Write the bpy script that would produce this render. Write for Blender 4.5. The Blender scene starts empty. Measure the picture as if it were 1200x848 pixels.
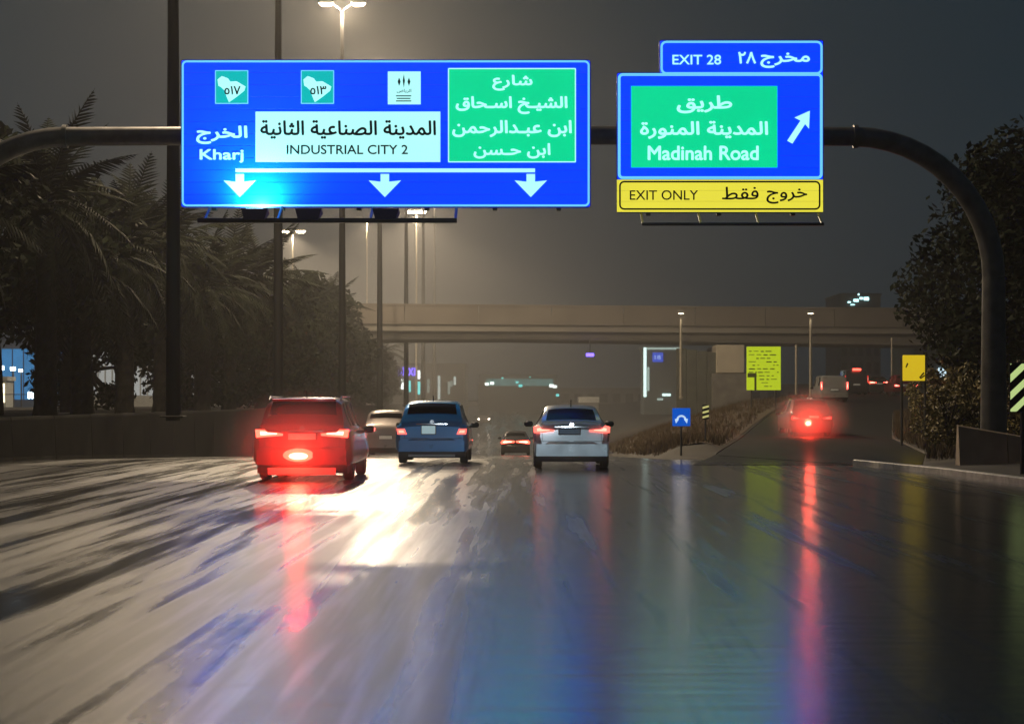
import bpy, bmesh, math, random
from mathutils import Vector, Matrix
from mathutils.geometry import delaunay_2d_cdt
random.seed(7)
sc = bpy.context.scene
col = sc.collection
PI = math.pi

# ------------------------------------------------------------------ camera
FX, PX, PY, CAMZ = 2400.0, 620.0, 468.0, 1.6      # focal length in photo pixels, vanishing point, eye height
cam = bpy.data.cameras.new('camera')
cam.lens = 72.0; cam.sensor_width = 36.0
cam.shift_x = -(PX - 600) / 1200.0
cam.shift_y = (PY - 424) / 1200.0
cam.clip_start = 0.1; cam.clip_end = 4000
cam.dof.use_dof = True; cam.dof.focus_distance = 52.0; cam.dof.aperture_fstop = 3.2
camo = bpy.data.objects.new('camera', cam); col.objects.link(camo)
camo.location = (0, 0, CAMZ); camo.rotation_euler = (PI / 2, 0, 0)
sc.camera = camo

# ------------------------------------------------------------------ world: overcast night sky
w = bpy.data.worlds.new("World"); sc.world = w; w.use_nodes = True
nt = w.node_tree; nt.nodes.clear()
out = nt.nodes.new('ShaderNodeOutputWorld'); bg = nt.nodes.new('ShaderNodeBackground')
tc = nt.nodes.new('ShaderNodeTexCoord'); sp_ = nt.nodes.new('ShaderNodeSeparateXYZ')
rp = nt.nodes.new('ShaderNodeValToRGB')
rp.color_ramp.elements[0].position = 0.0; rp.color_ramp.elements[0].color = (0.011, 0.022, 0.031, 1)
rp.color_ramp.elements[1].position = 0.6; rp.color_ramp.elements[1].color = (0.006, 0.016, 0.025, 1)
nz = nt.nodes.new('ShaderNodeTexNoise'); nz.inputs['Scale'].default_value = 3.0; nz.inputs['Detail'].default_value = 4
mr = nt.nodes.new('ShaderNodeMapRange'); mr.inputs['To Min'].default_value = 0.8; mr.inputs['To Max'].default_value = 1.2
nt.links.new(tc.outputs['Generated'], sp_.inputs[0]); nt.links.new(sp_.outputs['Z'], rp.inputs[0])
nt.links.new(tc.outputs['Generated'], nz.inputs['Vector']); nt.links.new(nz.outputs['Fac'], mr.inputs['Value'])
nt.links.new(rp.outputs[0], bg.inputs['Color']); nt.links.new(mr.outputs[0], bg.inputs['Strength'])
nt.links.new(bg.outputs[0], out.inputs[0])
sc.view_settings.view_transform = 'Standard'; sc.view_settings.look = 'None'
sc.view_settings.exposure = 0.0; sc.view_settings.gamma = 1.0
sc.render.engine = 'CYCLES'
sc.cycles.use_denoising = True
sc.cycles.max_bounces = 6; sc.cycles.glossy_bounces = 3; sc.cycles.diffuse_bounces = 2
sc.cycles.volume_bounces = 0; sc.cycles.caustics_reflective = False; sc.cycles.caustics_refractive = False
sc.cycles.sample_clamp_indirect = 4.0
HAZE = 0.00065
LAMP_W = 9600.0
SODIUM = (1.0, 0.78, 0.52)

# ------------------------------------------------------------------ helpers
def at(px, py, Y): return Vector(((px - PX) / FX * Y, Y, CAMZ - (py - PY) / FX * Y))
def zx(px, Y): return (px - PX) / FX * Y
def zz(py, Y): return CAMZ - (py - PY) / FX * Y

MATS = {}
def mat(name, c, rough=0.6, metal=0.0, var=0.0, scale=4.0, bump=0.0, coat=0.0, spec=None):
    if name in MATS: return MATS[name]
    m = bpy.data.materials.new(name); m.use_nodes = True; n = m.node_tree.nodes; l = m.node_tree.links
    b = n['Principled BSDF']; b.inputs['Base Color'].default_value = (*c, 1)
    b.inputs['Roughness'].default_value = rough; b.inputs['Metallic'].default_value = metal
    if coat: b.inputs['Coat Weight'].default_value = coat; b.inputs['Coat Roughness'].default_value = 0.06
    if spec is not None: b.inputs['Specular IOR Level'].default_value = spec
    if var or bump:
        t = n.new('ShaderNodeTexCoord'); z = n.new('ShaderNodeTexNoise')
        z.inputs['Scale'].default_value = scale; z.inputs['Detail'].default_value = 6
        l.new(t.outputs['Object'], z.inputs['Vector'])
        if var:
            r = n.new('ShaderNodeValToRGB')
            r.color_ramp.elements[0].position = 0.3; r.color_ramp.elements[1].position = 0.7
            r.color_ramp.elements[0].color = (*[v * (1 - var) for v in c], 1)
            r.color_ramp.elements[1].color = (*[min(1, v * (1 + var)) for v in c], 1)
            l.new(z.outputs['Fac'], r.inputs[0]); l.new(r.outputs[0], b.inputs['Base Color'])
            rr = n.new('ShaderNodeMapRange'); rr.inputs['To Min'].default_value = max(.02, rough * .75); rr.inputs['To Max'].default_value = min(1, rough * 1.25)
            l.new(z.outputs['Fac'], rr.inputs['Value']); l.new(rr.outputs[0], b.inputs['Roughness'])
        if bump:
            bp = n.new('ShaderNodeBump'); bp.inputs['Strength'].default_value = bump; bp.inputs['Distance'].default_value = 0.05
            l.new(z.outputs['Fac'], bp.inputs['Height']); l.new(bp.outputs[0], b.inputs['Normal'])
    MATS[name] = m; return m
def emit(name, c, s=1.0, base=None, var=0.0):
    if name in MATS: return MATS[name]
    m = bpy.data.materials.new(name); m.use_nodes = True; n = m.node_tree.nodes; l = m.node_tree.links
    b = n['Principled BSDF']
    b.inputs['Base Color'].default_value = (*(base or [v * .6 for v in c]), 1); b.inputs['Roughness'].default_value = .45
    b.inputs['Specular IOR Level'].default_value = .2
    b.inputs['Emission Color'].default_value = (*c, 1); b.inputs['Emission Strength'].default_value = s
    if var:
        t = n.new('ShaderNodeTexCoord'); z = n.new('ShaderNodeTexNoise'); z.inputs['Scale'].default_value = .7; z.inputs['Detail'].default_value = 5
        r = n.new('ShaderNodeMapRange'); r.inputs['To Min'].default_value = s * (1 - var); r.inputs['To Max'].default_value = s * (1 + var)
        l.new(t.outputs['Object'], z.inputs['Vector']); l.new(z.outputs['Fac'], r.inputs['Value']); l.new(r.outputs[0], b.inputs['Emission Strength'])
    MATS[name] = m; return m

class MB:
    def __init__(s): s.v = []; s.f = []
    def add(s, vs, fs):
        k = len(s.v); s.v += [tuple(p) for p in vs]; s.f += [tuple(i + k for i in f) for f in fs]; return s
    def box(s, x0, x1, y0, y1, z0, z1):
        return s.add([(x0,y0,z0),(x1,y0,z0),(x1,y1,z0),(x0,y1,z0),(x0,y0,z1),(x1,y0,z1),(x1,y1,z1),(x0,y1,z1)],
                     [(0,3,2,1),(4,5,6,7),(0,1,5,4),(1,2,6,5),(2,3,7,6),(3,0,4,7)])
    def bbox(s, x0, x1, y0, y1, z0, z1, b=.01):          # bevelled box
        bm = bmesh.new(); bmesh.ops.create_cube(bm, size=1)
        for v in bm.verts: v.co = ((x0+x1)/2+v.co.x*(x1-x0), (y0+y1)/2+v.co.y*(y1-y0), (z0+z1)/2+v.co.z*(z1-z0))
        bmesh.ops.bevel(bm, geom=bm.edges[:], offset=min(b, .45*min(x1-x0, y1-y0, z1-z0)), segments=1, affect='EDGES', profile=.5)
        bm.verts.index_update(); s.add([v.co for v in bm.verts], [[v.index for v in f.verts] for f in bm.faces]); bm.free(); return s
    def tube(s, pts, rad, n=10, caps=True):
        pts = [Vector(p) for p in pts]; rings = []; ref = None
        if not hasattr(rad, '__len__'): rad = [rad] * len(pts)
        for i, p in enumerate(pts):
            d = (pts[min(i+1, len(pts)-1)] - pts[max(i-1, 0)]).normalized()
            if ref is None: ref = Vector((0,0,1)) if abs(d.z) < .9 else Vector((1,0,0))
            a = d.cross(ref).normalized(); b = d.cross(a).normalized(); ref = -b if False else ref
            rings.append([p + (a*math.cos(2*PI*k/n) + b*math.sin(2*PI*k/n))*rad[i] for k in range(n)])
        fs = [(i*n+k, i*n+(k+1)%n, (i+1)*n+(k+1)%n, (i+1)*n+k) for i in range(len(pts)-1) for k in range(n)]
        if caps: fs += [tuple(range(n))[::-1], tuple((len(pts)-1)*n+k for k in range(n))]
        return s.add([q for r in rings for q in r], fs)
    def prism(s, poly, y0, y1):                       # polygon in x,z extruded along y
        n = len(poly)
        return s.add([(x,y0,z) for x,z in poly] + [(x,y1,z) for x,z in poly],
                     [tuple(range(n)), tuple(range(2*n-1, n-1, -1))] + [(i, i+n, (i+1)%n+n, (i+1)%n) for i in range(n)])
    def ring(s, outer, inner, y0, y1):
        n = len(outer)
        vs = [(x,y,z) for y in (y0,y1) for pl in (outer, inner) for x,z in pl]; fs = []
        for i in range(n):
            j = (i+1) % n
            fs += [(i,j,n+j,n+i), (2*n+j,2*n+i,3*n+i,3*n+j), (j,i,2*n+i,2*n+j), (n+i,n+j,3*n+j,3*n+i)]
        return s.add(vs, fs)
    def slab(s, hw, z0, z1, y, bulge, depth, x0=None, n=10):   # curved across the car
        x0 = -hw if x0 is None else x0; vs = []; fs = []
        for i in range(n+1):
            x = x0 + (hw-x0)*i/n; b = y - bulge*(1-(x/max(abs(hw),abs(x0)))**2)
            zc = (z1-z0)*.12
            vs += [(x,y+depth,z0),(x,b+.015,z0),(x,b,z0+zc),(x,b,z1-zc),(x,b+.015,z1),(x,y+depth,z1)]
        for i in range(n):
            for k in range(6): fs.append((i*6+k, (i+1)*6+k, (i+1)*6+(k+1)%6, i*6+(k+1)%6))
        fs += [(5,4,3,2,1,0), tuple(n*6+k for k in range(6))]
        return s.add(vs, fs)
    def mesh(s, name, m, smooth=False):
        me = bpy.data.meshes.new(name); me.from_pydata(s.v, [], s.f); me.update()
        if m: me.materials.append(m)
        if smooth:
            bm = bmesh.new(); bm.from_mesh(me); bmesh.ops.recalc_face_normals(bm, faces=bm.faces); bm.to_mesh(me); bm.free()
            for p in me.polygons: p.use_smooth = True
            me.set_sharp_from_angle(angle=math.radians(38))
        return me
    def build(s, name, m, parent=None, smooth=False, loc=None):
        return link(name, s.mesh(name, m, smooth), parent, loc)
def link(name, me, parent=None, loc=None, rot=None):
    o = bpy.data.objects.new(name, me); col.objects.link(o)
    if parent: o.parent = parent
    if loc is not None: o.location = loc
    if rot is not None: o.rotation_euler = rot
    return o
def tag(o, label=None, cat=None, group=None, kind=None):
    if label: o['label'] = label
    if cat: o['category'] = cat
    if group: o['group'] = group
    if kind: o['kind'] = kind
    return o
def thing(name, loc, label, cat, group=None, rz=0):
    o = bpy.data.objects.new(name, None); col.objects.link(o); o.location = loc; o.rotation_euler = (0,0,rz)
    o.empty_display_size = .2
    return tag(o, label, cat, group)
def copy_tree(o, parent=None):
    c = o.copy(); col.objects.link(c); c.parent = parent
    for ch in list(o.children): copy_tree(ch, c)
    return c
def rrect(x0, x1, z0, z1, r, n=5):
    p = []
    for cx, cz, a0 in ((x1-r,z1-r,0),(x0+r,z1-r,PI/2),(x0+r,z0+r,PI),(x1-r,z0+r,1.5*PI)):
        for i in range(n+1):
            a = a0 + PI/2*i/n; p.append((cx+r*math.cos(a), cz+r*math.sin(a)))
    return p

# Arabic letters joined through their presentation forms, laid out right to left
AR = {}
for ch, code, d in (('ا',0xFE8D,0),('ب',0xFE8F,1),('ة',0xFE93,0),('ت',0xFE95,1),('ث',0xFE99,1),('ج',0xFE9D,1),('ح',0xFEA1,1),('خ',0xFEA5,1),
        ('د',0xFEA9,0),('ر',0xFEAD,0),('س',0xFEB1,1),('ش',0xFEB5,1),('ص',0xFEB9,1),('ط',0xFEC1,1),('ع',0xFEC9,1),('ف',0xFED1,1),('ق',0xFED5,1),
        ('ل',0xFEDD,1),('م',0xFEE1,1),('ن',0xFEE5,1),('و',0xFEED,0),('ي',0xFEF1,1)):
    AR[ch] = (code, d)
def shape(s):
    o = []
    for i, c in enumerate(s):
        if c not in AR: o.append(c); continue
        p = s[i-1] if i else ' '; n = s[i+1] if i+1 < len(s) else ' '
        jp = (p in AR and AR[p][1]) or p == 'ـ'; code, d = AR[c]; jn = d and (n in AR or n == 'ـ')
        o.append(chr(code + ((3 if jn else 1) if jp else (2 if jn else 0)) if d else code + (1 if jp else 0)))
    return ''.join(reversed(o))
def lettering(txt, x0, x1, z0, z1, y, m, parent, bold=0.0, arabic=False):
    cu = bpy.data.curves.new('lettering', 'FONT'); cu.body = shape(txt) if arabic else txt
    o = bpy.data.objects.new('lettering', cu); col.objects.link(o)
    dg = bpy.context.evaluated_depsgraph_get(); dg.update()
    crv = o.to_curve(dg); loops = []
    for spl in crv.splines:          # outline of every stroke as a directed polygon
        bp = spl.bezier_points; lp = []
        for a, q in zip(bp, list(bp[1:])+[bp[0]]):
            P0, P1, P2, P3 = [Vector(v[:2]) for v in (a.co, a.handle_right, q.handle_left, q.co)]
            st = abs((P1-P0).cross(P3-P0)) < 1e-7 and abs((P2-P0).cross(P3-P0)) < 1e-7
            for k in range(1 if st else 4):
                t = k/4; lp.append(P0*(1-t)**3+P1*3*t*(1-t)**2+P2*3*t*t*(1-t)+P3*t**3)
        lp = [p for k, p in enumerate(lp) if (p-lp[k-1]).length > 1e-5]
        if len(lp) > 2: loops.append(lp)
    o.to_curve_clear(); bpy.data.objects.remove(o)
    pts2, ed = [], []
    for lp in loops:
        k0 = len(pts2); pts2 += lp; ed += [(k0+k, k0+(k+1) % len(lp)) for k in range(len(lp))]
    vo, _, fo, *_r = delaunay_2d_cdt(pts2, ed, [], 0, 1e-6)
    def wind(p):
        w_ = 0
        for lp in loops:
            for k in range(len(lp)):
                a, q = lp[k-1], lp[k]
                if (a.y <= p.y) != (q.y <= p.y):
                    x = a.x+(p.y-a.y)*(q.x-a.x)/(q.y-a.y)
                    if x > p.x: w_ += 1 if q.y > a.y else -1
        return w_
    F = [tuple(f) for f in fo if wind(sum((vo[k] for k in f), Vector((0,0)))/len(f)) != 0]
    us = sorted({k for f in F for k in f}); rm = {k: n_ for n_, k in enumerate(us)}
    F = [tuple(rm[k] for k in f) for f in F]; vo = [vo[k] for k in us]
    ax, bx, ay, by = min(v.x for v in vo), max(v.x for v in vo), min(v.y for v in vo), max(v.y for v in vo)
    # heavier strokes: the flat glyphs are laid down several times, each a hair apart in place and depth
    d = bold*(z1-z0)*.55; offs = [(0,0)] if d < 1e-4 else [(0,0),(d,0),(-d,0),(0,d),(0,-d),(d*.7,d*.7),(-d*.7,-d*.7),(d*.7,-d*.7),(-d*.7,d*.7)]
    b = MB(); V = [((v.x-ax)/(bx-ax)*(x1-x0-2*d)+x0+d, (v.y-ay)/(by-ay)*(z1-z0-2*d)+z0+d) for v in vo]
    for i, (ox, oz) in enumerate(offs): b.add([(p+ox, y-i*.0006, q+oz) for p, q in V], F)
    return b.build('lettering', m, parent)

def lamp_light(name, loc, power, color, parent=None, radius=.25, kind='POINT', **k):
    L = bpy.data.lights.new(name, kind); L.energy = power; L.color = color; L.shadow_soft_size = radius
    for a, b in k.items(): setattr(L, a, b)
    o = bpy.data.objects.new(name, L); col.objects.link(o); o.location = loc
    if parent: o.parent = parent
    return o

# ------------------------------------------------------------------ terrain heights
def lerp_tab(t, Y):
    if Y <= t[0][0]: return t[0][1:]
    for a, b in zip(t, t[1:]):
        if Y <= b[0]:
            k = (Y-a[0])/(b[0]-a[0]); return tuple(p+(q-p)*k for p, q in zip(a[1:], b[1:]))
    return t[-1][1:]
MAINZ = [(50,0.0),(58,-.1),(150,-2.45),(170,-2.8),(220,-2.8),(235,-2.6),(330,-.1),(345,0)]
MAINR = [(-60,10.6),(20,10.0),(38.3,9.25),(43.9,8.8),(50,7.9),(62,4.0),(600,4.0),(1600,4.0)]
RAMP = [(50,4.0,9.6,0.0),(60,5.5,11.6,0.0),(82,8.5,14.5,0.05),(96,10.6,17,.35),(110,13,19.5,.8),(133,17,25.5,1.43),(150,22,33,1.85),(171,27,41,2.12),(200,34,52,2.3),(320,60,78,2.3)]
def mz(Y): return lerp_tab(MAINZ, Y)[0]
def mr_(Y): return lerp_tab(MAINR, Y)[0]
def ramp(Y): return lerp_tab(RAMP, Y)

# ------------------------------------------------------------------ setting: ground, road, ramp
def c_damp(n, l, mix):
    c = n.new('ShaderNodeValToRGB'); c.color_ramp.elements[0].color = (.012,.012,.012,1); c.color_ramp.elements[1].color = (.03,.029,.028,1)
    l.new(mix.outputs[0], c.inputs[0]); return c.outputs[0]
def wet_road_material(name, damp=False):
    m = bpy.data.materials.new(name); m.use_nodes = True; n = m.node_tree.nodes; l = m.node_tree.links
    b = n['Principled BSDF']; t = n.new('ShaderNodeTexCoord')
    def noise(scale, detail, sx, sy, dist=0.0):
        mp = n.new('ShaderNodeMapping'); mp.inputs['Scale'].default_value = (sx, sy, 1)
        z = n.new('ShaderNodeTexNoise'); z.inputs['Scale'].default_value = scale; z.inputs['Detail'].default_value = detail; z.inputs['Distortion'].default_value = dist
        l.new(t.outputs['Object'], mp.inputs[0]); l.new(mp.outputs[0], z.inputs['Vector']); return z
    big = noise(.7, 5, 1, .055, .12)          # wet and drier patches drawn out along the lanes
    track = noise(1.7, 4, 1, .018, .15)       # wheel tracks
    grain = noise(45, 4, 1, 1)
    wave = noise(2.2, 6, 1, .45, .4)        # shallow standing water ripples
    mix = n.new('ShaderNodeMath'); mix.operation = 'MULTIPLY_ADD'; mix.inputs[1].default_value = .42
    half = n.new('ShaderNodeMath'); half.operation = 'MULTIPLY'; half.inputs[1].default_value = .58
    l.new(track.outputs['Fac'], half.inputs[0]); l.new(big.outputs['Fac'], mix.inputs[0]); l.new(half.outputs[0], mix.inputs[2])
    r = n.new('ShaderNodeValToRGB'); e = r.color_ramp.elements
    e[0].position = .38; e[0].color = (.13,)*3 + (1,); e[1].position = .58; e[1].color = (.45,)*3 + (1,)
    # the right hand lanes lie lower and carry a smoother film of water
    sx = n.new('ShaderNodeSeparateXYZ'); l.new(t.outputs['Object'], sx.inputs[0])
    cm = n.new('ShaderNodeMapRange'); cm.interpolation_type = 'SMOOTHSTEP'; cm.inputs['From Min'].default_value = -1.7; cm.inputs['From Max'].default_value = .9; cm.inputs['To Min'].default_value = -.015; cm.inputs['To Max'].default_value = -.14
    fine = noise(5, 6, 1, .035, .15)
    fm = n.new('ShaderNodeMapRange'); fm.inputs['To Min'].default_value = -.27; fm.inputs['To Max'].default_value = .27; l.new(fine.outputs['Fac'], fm.inputs['Value'])
    l.new(sx.outputs['X'], cm.inputs['Value']); a1 = n.new('ShaderNodeMath'); a2 = n.new('ShaderNodeMath')
    l.new(mix.outputs[0], a1.inputs[0]); l.new(cm.outputs[0], a1.inputs[1]); l.new(a1.outputs[0], a2.inputs[0]); l.new(fm.outputs[0], a2.inputs[1]); mix = a2
    l.new(mix.outputs[0], r.inputs[0]); l.new(r.outputs[0], b.inputs['Roughness'])
    if damp:
        b.inputs['Specular IOR Level'].default_value = .15; l.new(c_damp(n, l, mix), b.inputs['Base Color']); ym = n.new('ShaderNodeMapRange'); ym.inputs['From Min'].default_value = 50; ym.inputs['From Max'].default_value = 72; ym.inputs['To Min'].default_value = .24; ym.inputs['To Max'].default_value = .6
        l.new(sx.outputs['Y'], ym.inputs['Value']); l.new(ym.outputs[0], b.inputs['Roughness']); return m
    c = n.new('ShaderNodeValToRGB'); c.color_ramp.elements[0].color = (.016,.017,.018,1); c.color_ramp.elements[1].color = (.045,.044,.042,1)
    l.new(mix.outputs[0], c.inputs[0]); l.new(c.outputs[0], b.inputs['Base Color'])
    b1 = n.new('ShaderNodeBump'); b1.inputs['Strength'].default_value = .35; b1.inputs['Distance'].default_value = .012
    b2 = n.new('ShaderNodeBump'); b2.inputs['Strength'].default_value = .5; b2.inputs['Distance'].default_value = .005
    rip = noise(1.1, 5, .5, 3.0, .3)         # ripples lying across the lanes
    b0 = n.new('ShaderNodeBump'); b0.inputs['Strength'].default_value = .45; b0.inputs['Distance'].default_value = .012; l.new(rip.outputs['Fac'], b0.inputs['Height']); l.new(b0.outputs[0], b1.inputs['Normal'])
    l.new(wave.outputs['Fac'], b1.inputs['Height']); l.new(grain.outputs['Fac'], b2.inputs['Height']); l.new(b1.outputs[0], b2.inputs['Normal'])
    l.new(b2.outputs[0], b.inputs['Normal'])
    b.inputs['Specular IOR Level'].default_value = 1.0
    cw = n.new('ShaderNodeMapRange'); cw.inputs['From Min'].default_value = .38; cw.inputs['From Max'].default_value = .62; cw.inputs['To Min'].default_value = .6; cw.inputs['To Max'].default_value = .35
    l.new(mix.outputs[0], cw.inputs['Value']); l.new(cw.outputs[0], b.inputs['Coat Weight'])
    b.inputs['Coat Roughness'].default_value = .18; b.inputs['Coat IOR'].default_value = 1.33; l.new(b1.outputs[0], b.inputs['Coat Normal'])
    return m
ASPH = wet_road_material('wet_asphalt'); DAMP = wet_road_material('damp_asphalt', True)
DIRT = mat('damp_earth', (.07,.048,.032), .85, var=.4, scale=.6, bump=.5)
GRASSY = mat('verge_soil', (.022,.018,.013), .9, var=.5, scale=.8, bump=.5)
CONC = mat('concrete', (.34,.32,.28), .6, var=.18, scale=1.3, bump=.15)
CONCD = mat('wet_concrete', (.20,.185,.16), .45, var=.3, scale=1.1, bump=.2)
WHITEP = mat('worn_white_paint', (.34,.32,.29), .5, var=.3, scale=6)
rowsY = [-60,-40,-20,-5] + [5*i for i in range(1, 70)] + [350,370,400,450,520,600,800,1100,1600]
rowsY = sorted(set(rowsY + [38.3,43.9,52,54,56,58,62,64,66]))
def gprofile(Y):
    z = mz(Y); xr = mr_(Y); rl, rr, rz = ramp(Y)
    if Y < 50: rl, rr, rz = xr+.6, xr+.7, .05
    rl = max(rl, xr+.1); rr = max(rr, rl+.1)
    inr = Y >= 50
    d = -.06 if inr else .05
    m1 = xr+(rl-xr)*.35; m2 = xr+(rl-xr)*.75
    hump = .25 if (rl-xr) > 2 else 0
    return [(-1500,1.0),(-300,1.0),(-80,1.05),(-40,1.05),(-22,1.12),(-13.9,1.02),(-13.87,z-.06),(-6,z-.06),(xr-.02,z-.06),(xr+.03,z+.015),
            (m1,z+(rz-z)*.45+hump),(m2,z+(rz-z)*.9+hump*.8),(rl-.03,rz+.02),(rl+.02,rz+d),(rr-.02,rz+d),(rr+.05,rz+.05),(rr+1.5,rz+.12),(rr+6,rz+.4),(rr+20,rz+.5),(rr+80,2.2),(1500,2.0)]
def sheet(name, rows, m, kind='structure', smooth=True):
    g = MB(); n = len(rows[0])
    g.v = [p for r in rows for p in r]
    g.f = [(i*n+k, i*n+k+1, (i+1)*n+k+1, (i+1)*n+k) for i in range(len(rows)-1) for k in range(n-1)]
    o = g.build(name, m, smooth=smooth); tag(o, kind=kind); return o
sheet('ground', [[(x, Y, z) for x, z in gprofile(Y)] for Y in rowsY], GRASSY)
sheet('road', [[(-13.85+(mr_(Y)+13.85)*k/10, Y, mz(Y)) for k in range(11)] for Y in rowsY if Y <= 600], ASPH)
rY = [50,52,54,56,58,60,62,64,66] + [70+4*i for i in range(64)]
sheet('exit_ramp', [[(ramp(Y)[0]+(ramp(Y)[1]-ramp(Y)[0])*k/6, Y, ramp(Y)[2]+.008) for k in range(7)] for Y in rY], DAMP)
# earth slope of the gore between road and ramp, with low dry ground cover
def gore_pt(Y, k):
    xr = mr_(Y)+.15; rl = ramp(Y)[0]-.15; z = mz(Y); rz = ramp(Y)[2]
    prof = [(0,0,0),(.35,.45,.25),(.75,.9,.2),(1,1,0)]
    for a, b in zip(prof, prof[1:]):
        if k <= b[0]:
            t = (k-a[0])/(b[0]-a[0]); return (xr+(rl-xr)*k, Y, z+(rz-z)*(a[1]+(b[1]-a[1])*t)+(a[2]+(b[2]-a[2])*t)+.05)
sheet('gore_slope', [[gore_pt(Y, k/10) for k in range(11)] for Y in [66,70,74,78,82,86,90,96,102,110,120,130,140,150,160,170,185,200]], DIRT)

# left retaining kerb wall that keeps the tree bed, in cast lengths
wl = thing('retaining_wall', (-13.9, 20, 0), 'low dark retaining wall along the left edge of the road under the palms', 'wall')
k = 0
for i in range(64):
    y0 = -30 + i*5.0; za, zb = mz(y0), mz(y0+4.97)
    b = MB(); vs = []
    for (yy, z0) in ((y0,za),(y0+4.96,zb)):
        for (xx, h) in ((-.22,z0-.3),(.12,z0-.3),(.05,z0+.12),(.0,1.05),(-.02,1.13),(-.22,1.13)): vs.append((xx, yy-20, h))
    b.add(vs, [(0,1,7,6),(1,2,8,7),(2,3,9,8),(3,4,10,9),(4,5,11,10),(5,0,6,11),(5,4,3,2,1,0),(6,7,8,9,10,11)])
    b.build('wall_panel', mat('dark_wet_concrete', (.016,.016,.015), .9, var=.35, scale=1.0, bump=.3, spec=.05), wl)
# kerbs
def kerb(path, label, name='kerb', w_=.16, h=.14, m=WHITEP):
    t = thing(name, (0,0,0), label, 'kerb')
    for a, b_ in zip(path, path[1:]):
        a = Vector(a); b_ = Vector(b_); L = (b_-a).length; n = max(1, round(L/1.0))
        for i in range(n):
            p = a.lerp(b_, i/n); q = a.lerp(b_, (i+.985)/n); d = (q-p).normalized(); s = Vector((d.y,-d.x,0))*w_
            vs = []
            for r in (p, q):
                vs += [r+Vector((0,0,-.05)), r+Vector((0,0,h-.02)), r+s*.15+Vector((0,0,h)), r+s+Vector((0,0,h)), r+s+Vector((0,0,-.05))]
            MB().add(vs, [(0,5,6,1),(1,6,7,2),(2,7,8,3),(3,8,9,4),(0,1,2,3,4),(9,8,7,6,5)]).build('kerb_stone', m, t)
    return t
kerb([(mr_(Y), Y, 0) for Y in (20,24,28,33,38.3,43.9,50)], 'worn white kerb of short stones curving along the right road edge')
# worn lane dashes
dm = mat('faded_lane_paint', (.022,.021,.02), .5, var=.5, scale=5)
for x in (-8.5,-4.75):
    ds = thing('lane_marking', (x,0,0), 'row of faded lane dashes, %s' % {-8.5:'leftmost line, between outer left lanes',-4.75:'line to the left of the red car'}[x], 'road marking')
    ds['kind'] = 'structure'
    for i in range(9):
        y = 13.2-12+i*12.0 + (6 if x == -4.75 else 0)
        if y > 47: continue
        MB().add([(-.035,y,.005),(.035,y,.005),(.035,y+4,.005),(-.035,y+4,.005)], [(0,1,2,3)]).build('dash', dm, ds)

# ------------------------------------------------------------------ overpass
YB = 176
SK = .045  # slight skew
bridge = thing('overpass_bridge', (zx(700,YB), YB, 0), 'long concrete road bridge crossing the highway in the haze', 'bridge')
CON_B = mat('bridge_concrete', (.20,.175,.15), .7, var=.16, scale=.25, bump=.1)
CON_L = mat('bridge_girder', (.27,.25,.22), .7, var=.12, scale=.3)
def skewed(b):
    b.v = [(x, y + x*SK*4, z + (-.0 if False else x*0.0)) for x, y, z in b.v]; return b
xs = [-34+i*6 for i in range(16)]
for i, x in enumerate(xs):
    skewed(MB().box(x+.03, x+5.97, -6.2, -5.9, 7.75, 9.25)).build('parapet_panel', CON_B, bridge)
    skewed(MB().box(x, x+6, -6.26, -5.84, 9.25, 9.4)).build('coping', CON_B, bridge)
    skewed(MB().box(x+.03, x+5.97, 5.9, 6.2, 7.75, 9.25)).build('parapet_panel', CON_B, bridge)
skewed(MB().box(-34, 62, -6.0, 6.0, 7.2, 7.8)).build('deck', CON_L, bridge)
for gy in (-4.9,-1.7,1.7,4.9):
    skewed(MB().add([(-34,gy-.5,7.2),(62,gy-.5,7.2),(62,gy+.5,7.2),(-34,gy+.5,7.2),(-34,gy-.35,6.35),(-8,gy-.35,6.6),(62,gy-.35,5.9),(62,gy+.35,5.9),(-8,gy+.35,6.6),(-34,gy+.35,6.35)],
        [(0,1,6,5),(0,5,4),(2,3,8,7),(3,9,8),(4,5,8,9),(5,6,7,8),(1,2,7,6),(0,4,9,3)])).build('girder', CON_L, bridge)
for px_ in (20,):
    pass
for xp in (-25.5, 11.2, 33.0):
    skewed(MB().bbox(xp-1.2, xp+1.2, -5.6, 5.6, 5.0, 6.2, .15)).build('pier_cap', CON_L, bridge)
    for gy in (-4.2,0,4.2):
        b = MB(); b.tube([(xp,gy+xp*SK*4,-3.2),(xp,gy+xp*SK*4,5.0)], .55, 12); b.build('pier_column', CON_B, bridge, smooth=True)
# light abutment block beside the sign, dark wing wall below it
YA = 168
ab = thing('bridge_abutment', (zx(856,YA), YA, 0), 'pale square concrete block of the abutment under the bridge beside the lime sign', 'abutment')
MB().bbox(-1.15, 1.15, 0, 4, zz(437,YA), zz(404,YA), .05).build('block', mat('pale_concrete',(.55,.49,.38),.7,var=.1,scale=.8), ab)
MB().bbox(-1.5, 1.7, .1, 4.2, -2.8, zz(437,YA)-.01, .05).build('footing', CONCD, ab)
wing = thing('wing_wall', (zx(822,YA), YA+.5, 0), 'dark greenish wall under the bridge left of the pale abutment block', 'wall')
for i in range(5):
    MB().bbox(-2.0+i*.84, -1.18+i*.84, 0, .4, -2.8, zz(408+i*1.5,YA), .03).build('wall_panel', mat('dark_greenish_concrete', (.085,.09,.07), .7, var=.3, scale=.9, bump=.2), wing)  # even dark greenish tone with random variation
rw = thing('underpass_wall', (0,0,0), 'low retaining wall along the right side of the sunken road below the bridge', 'wall')
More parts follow.
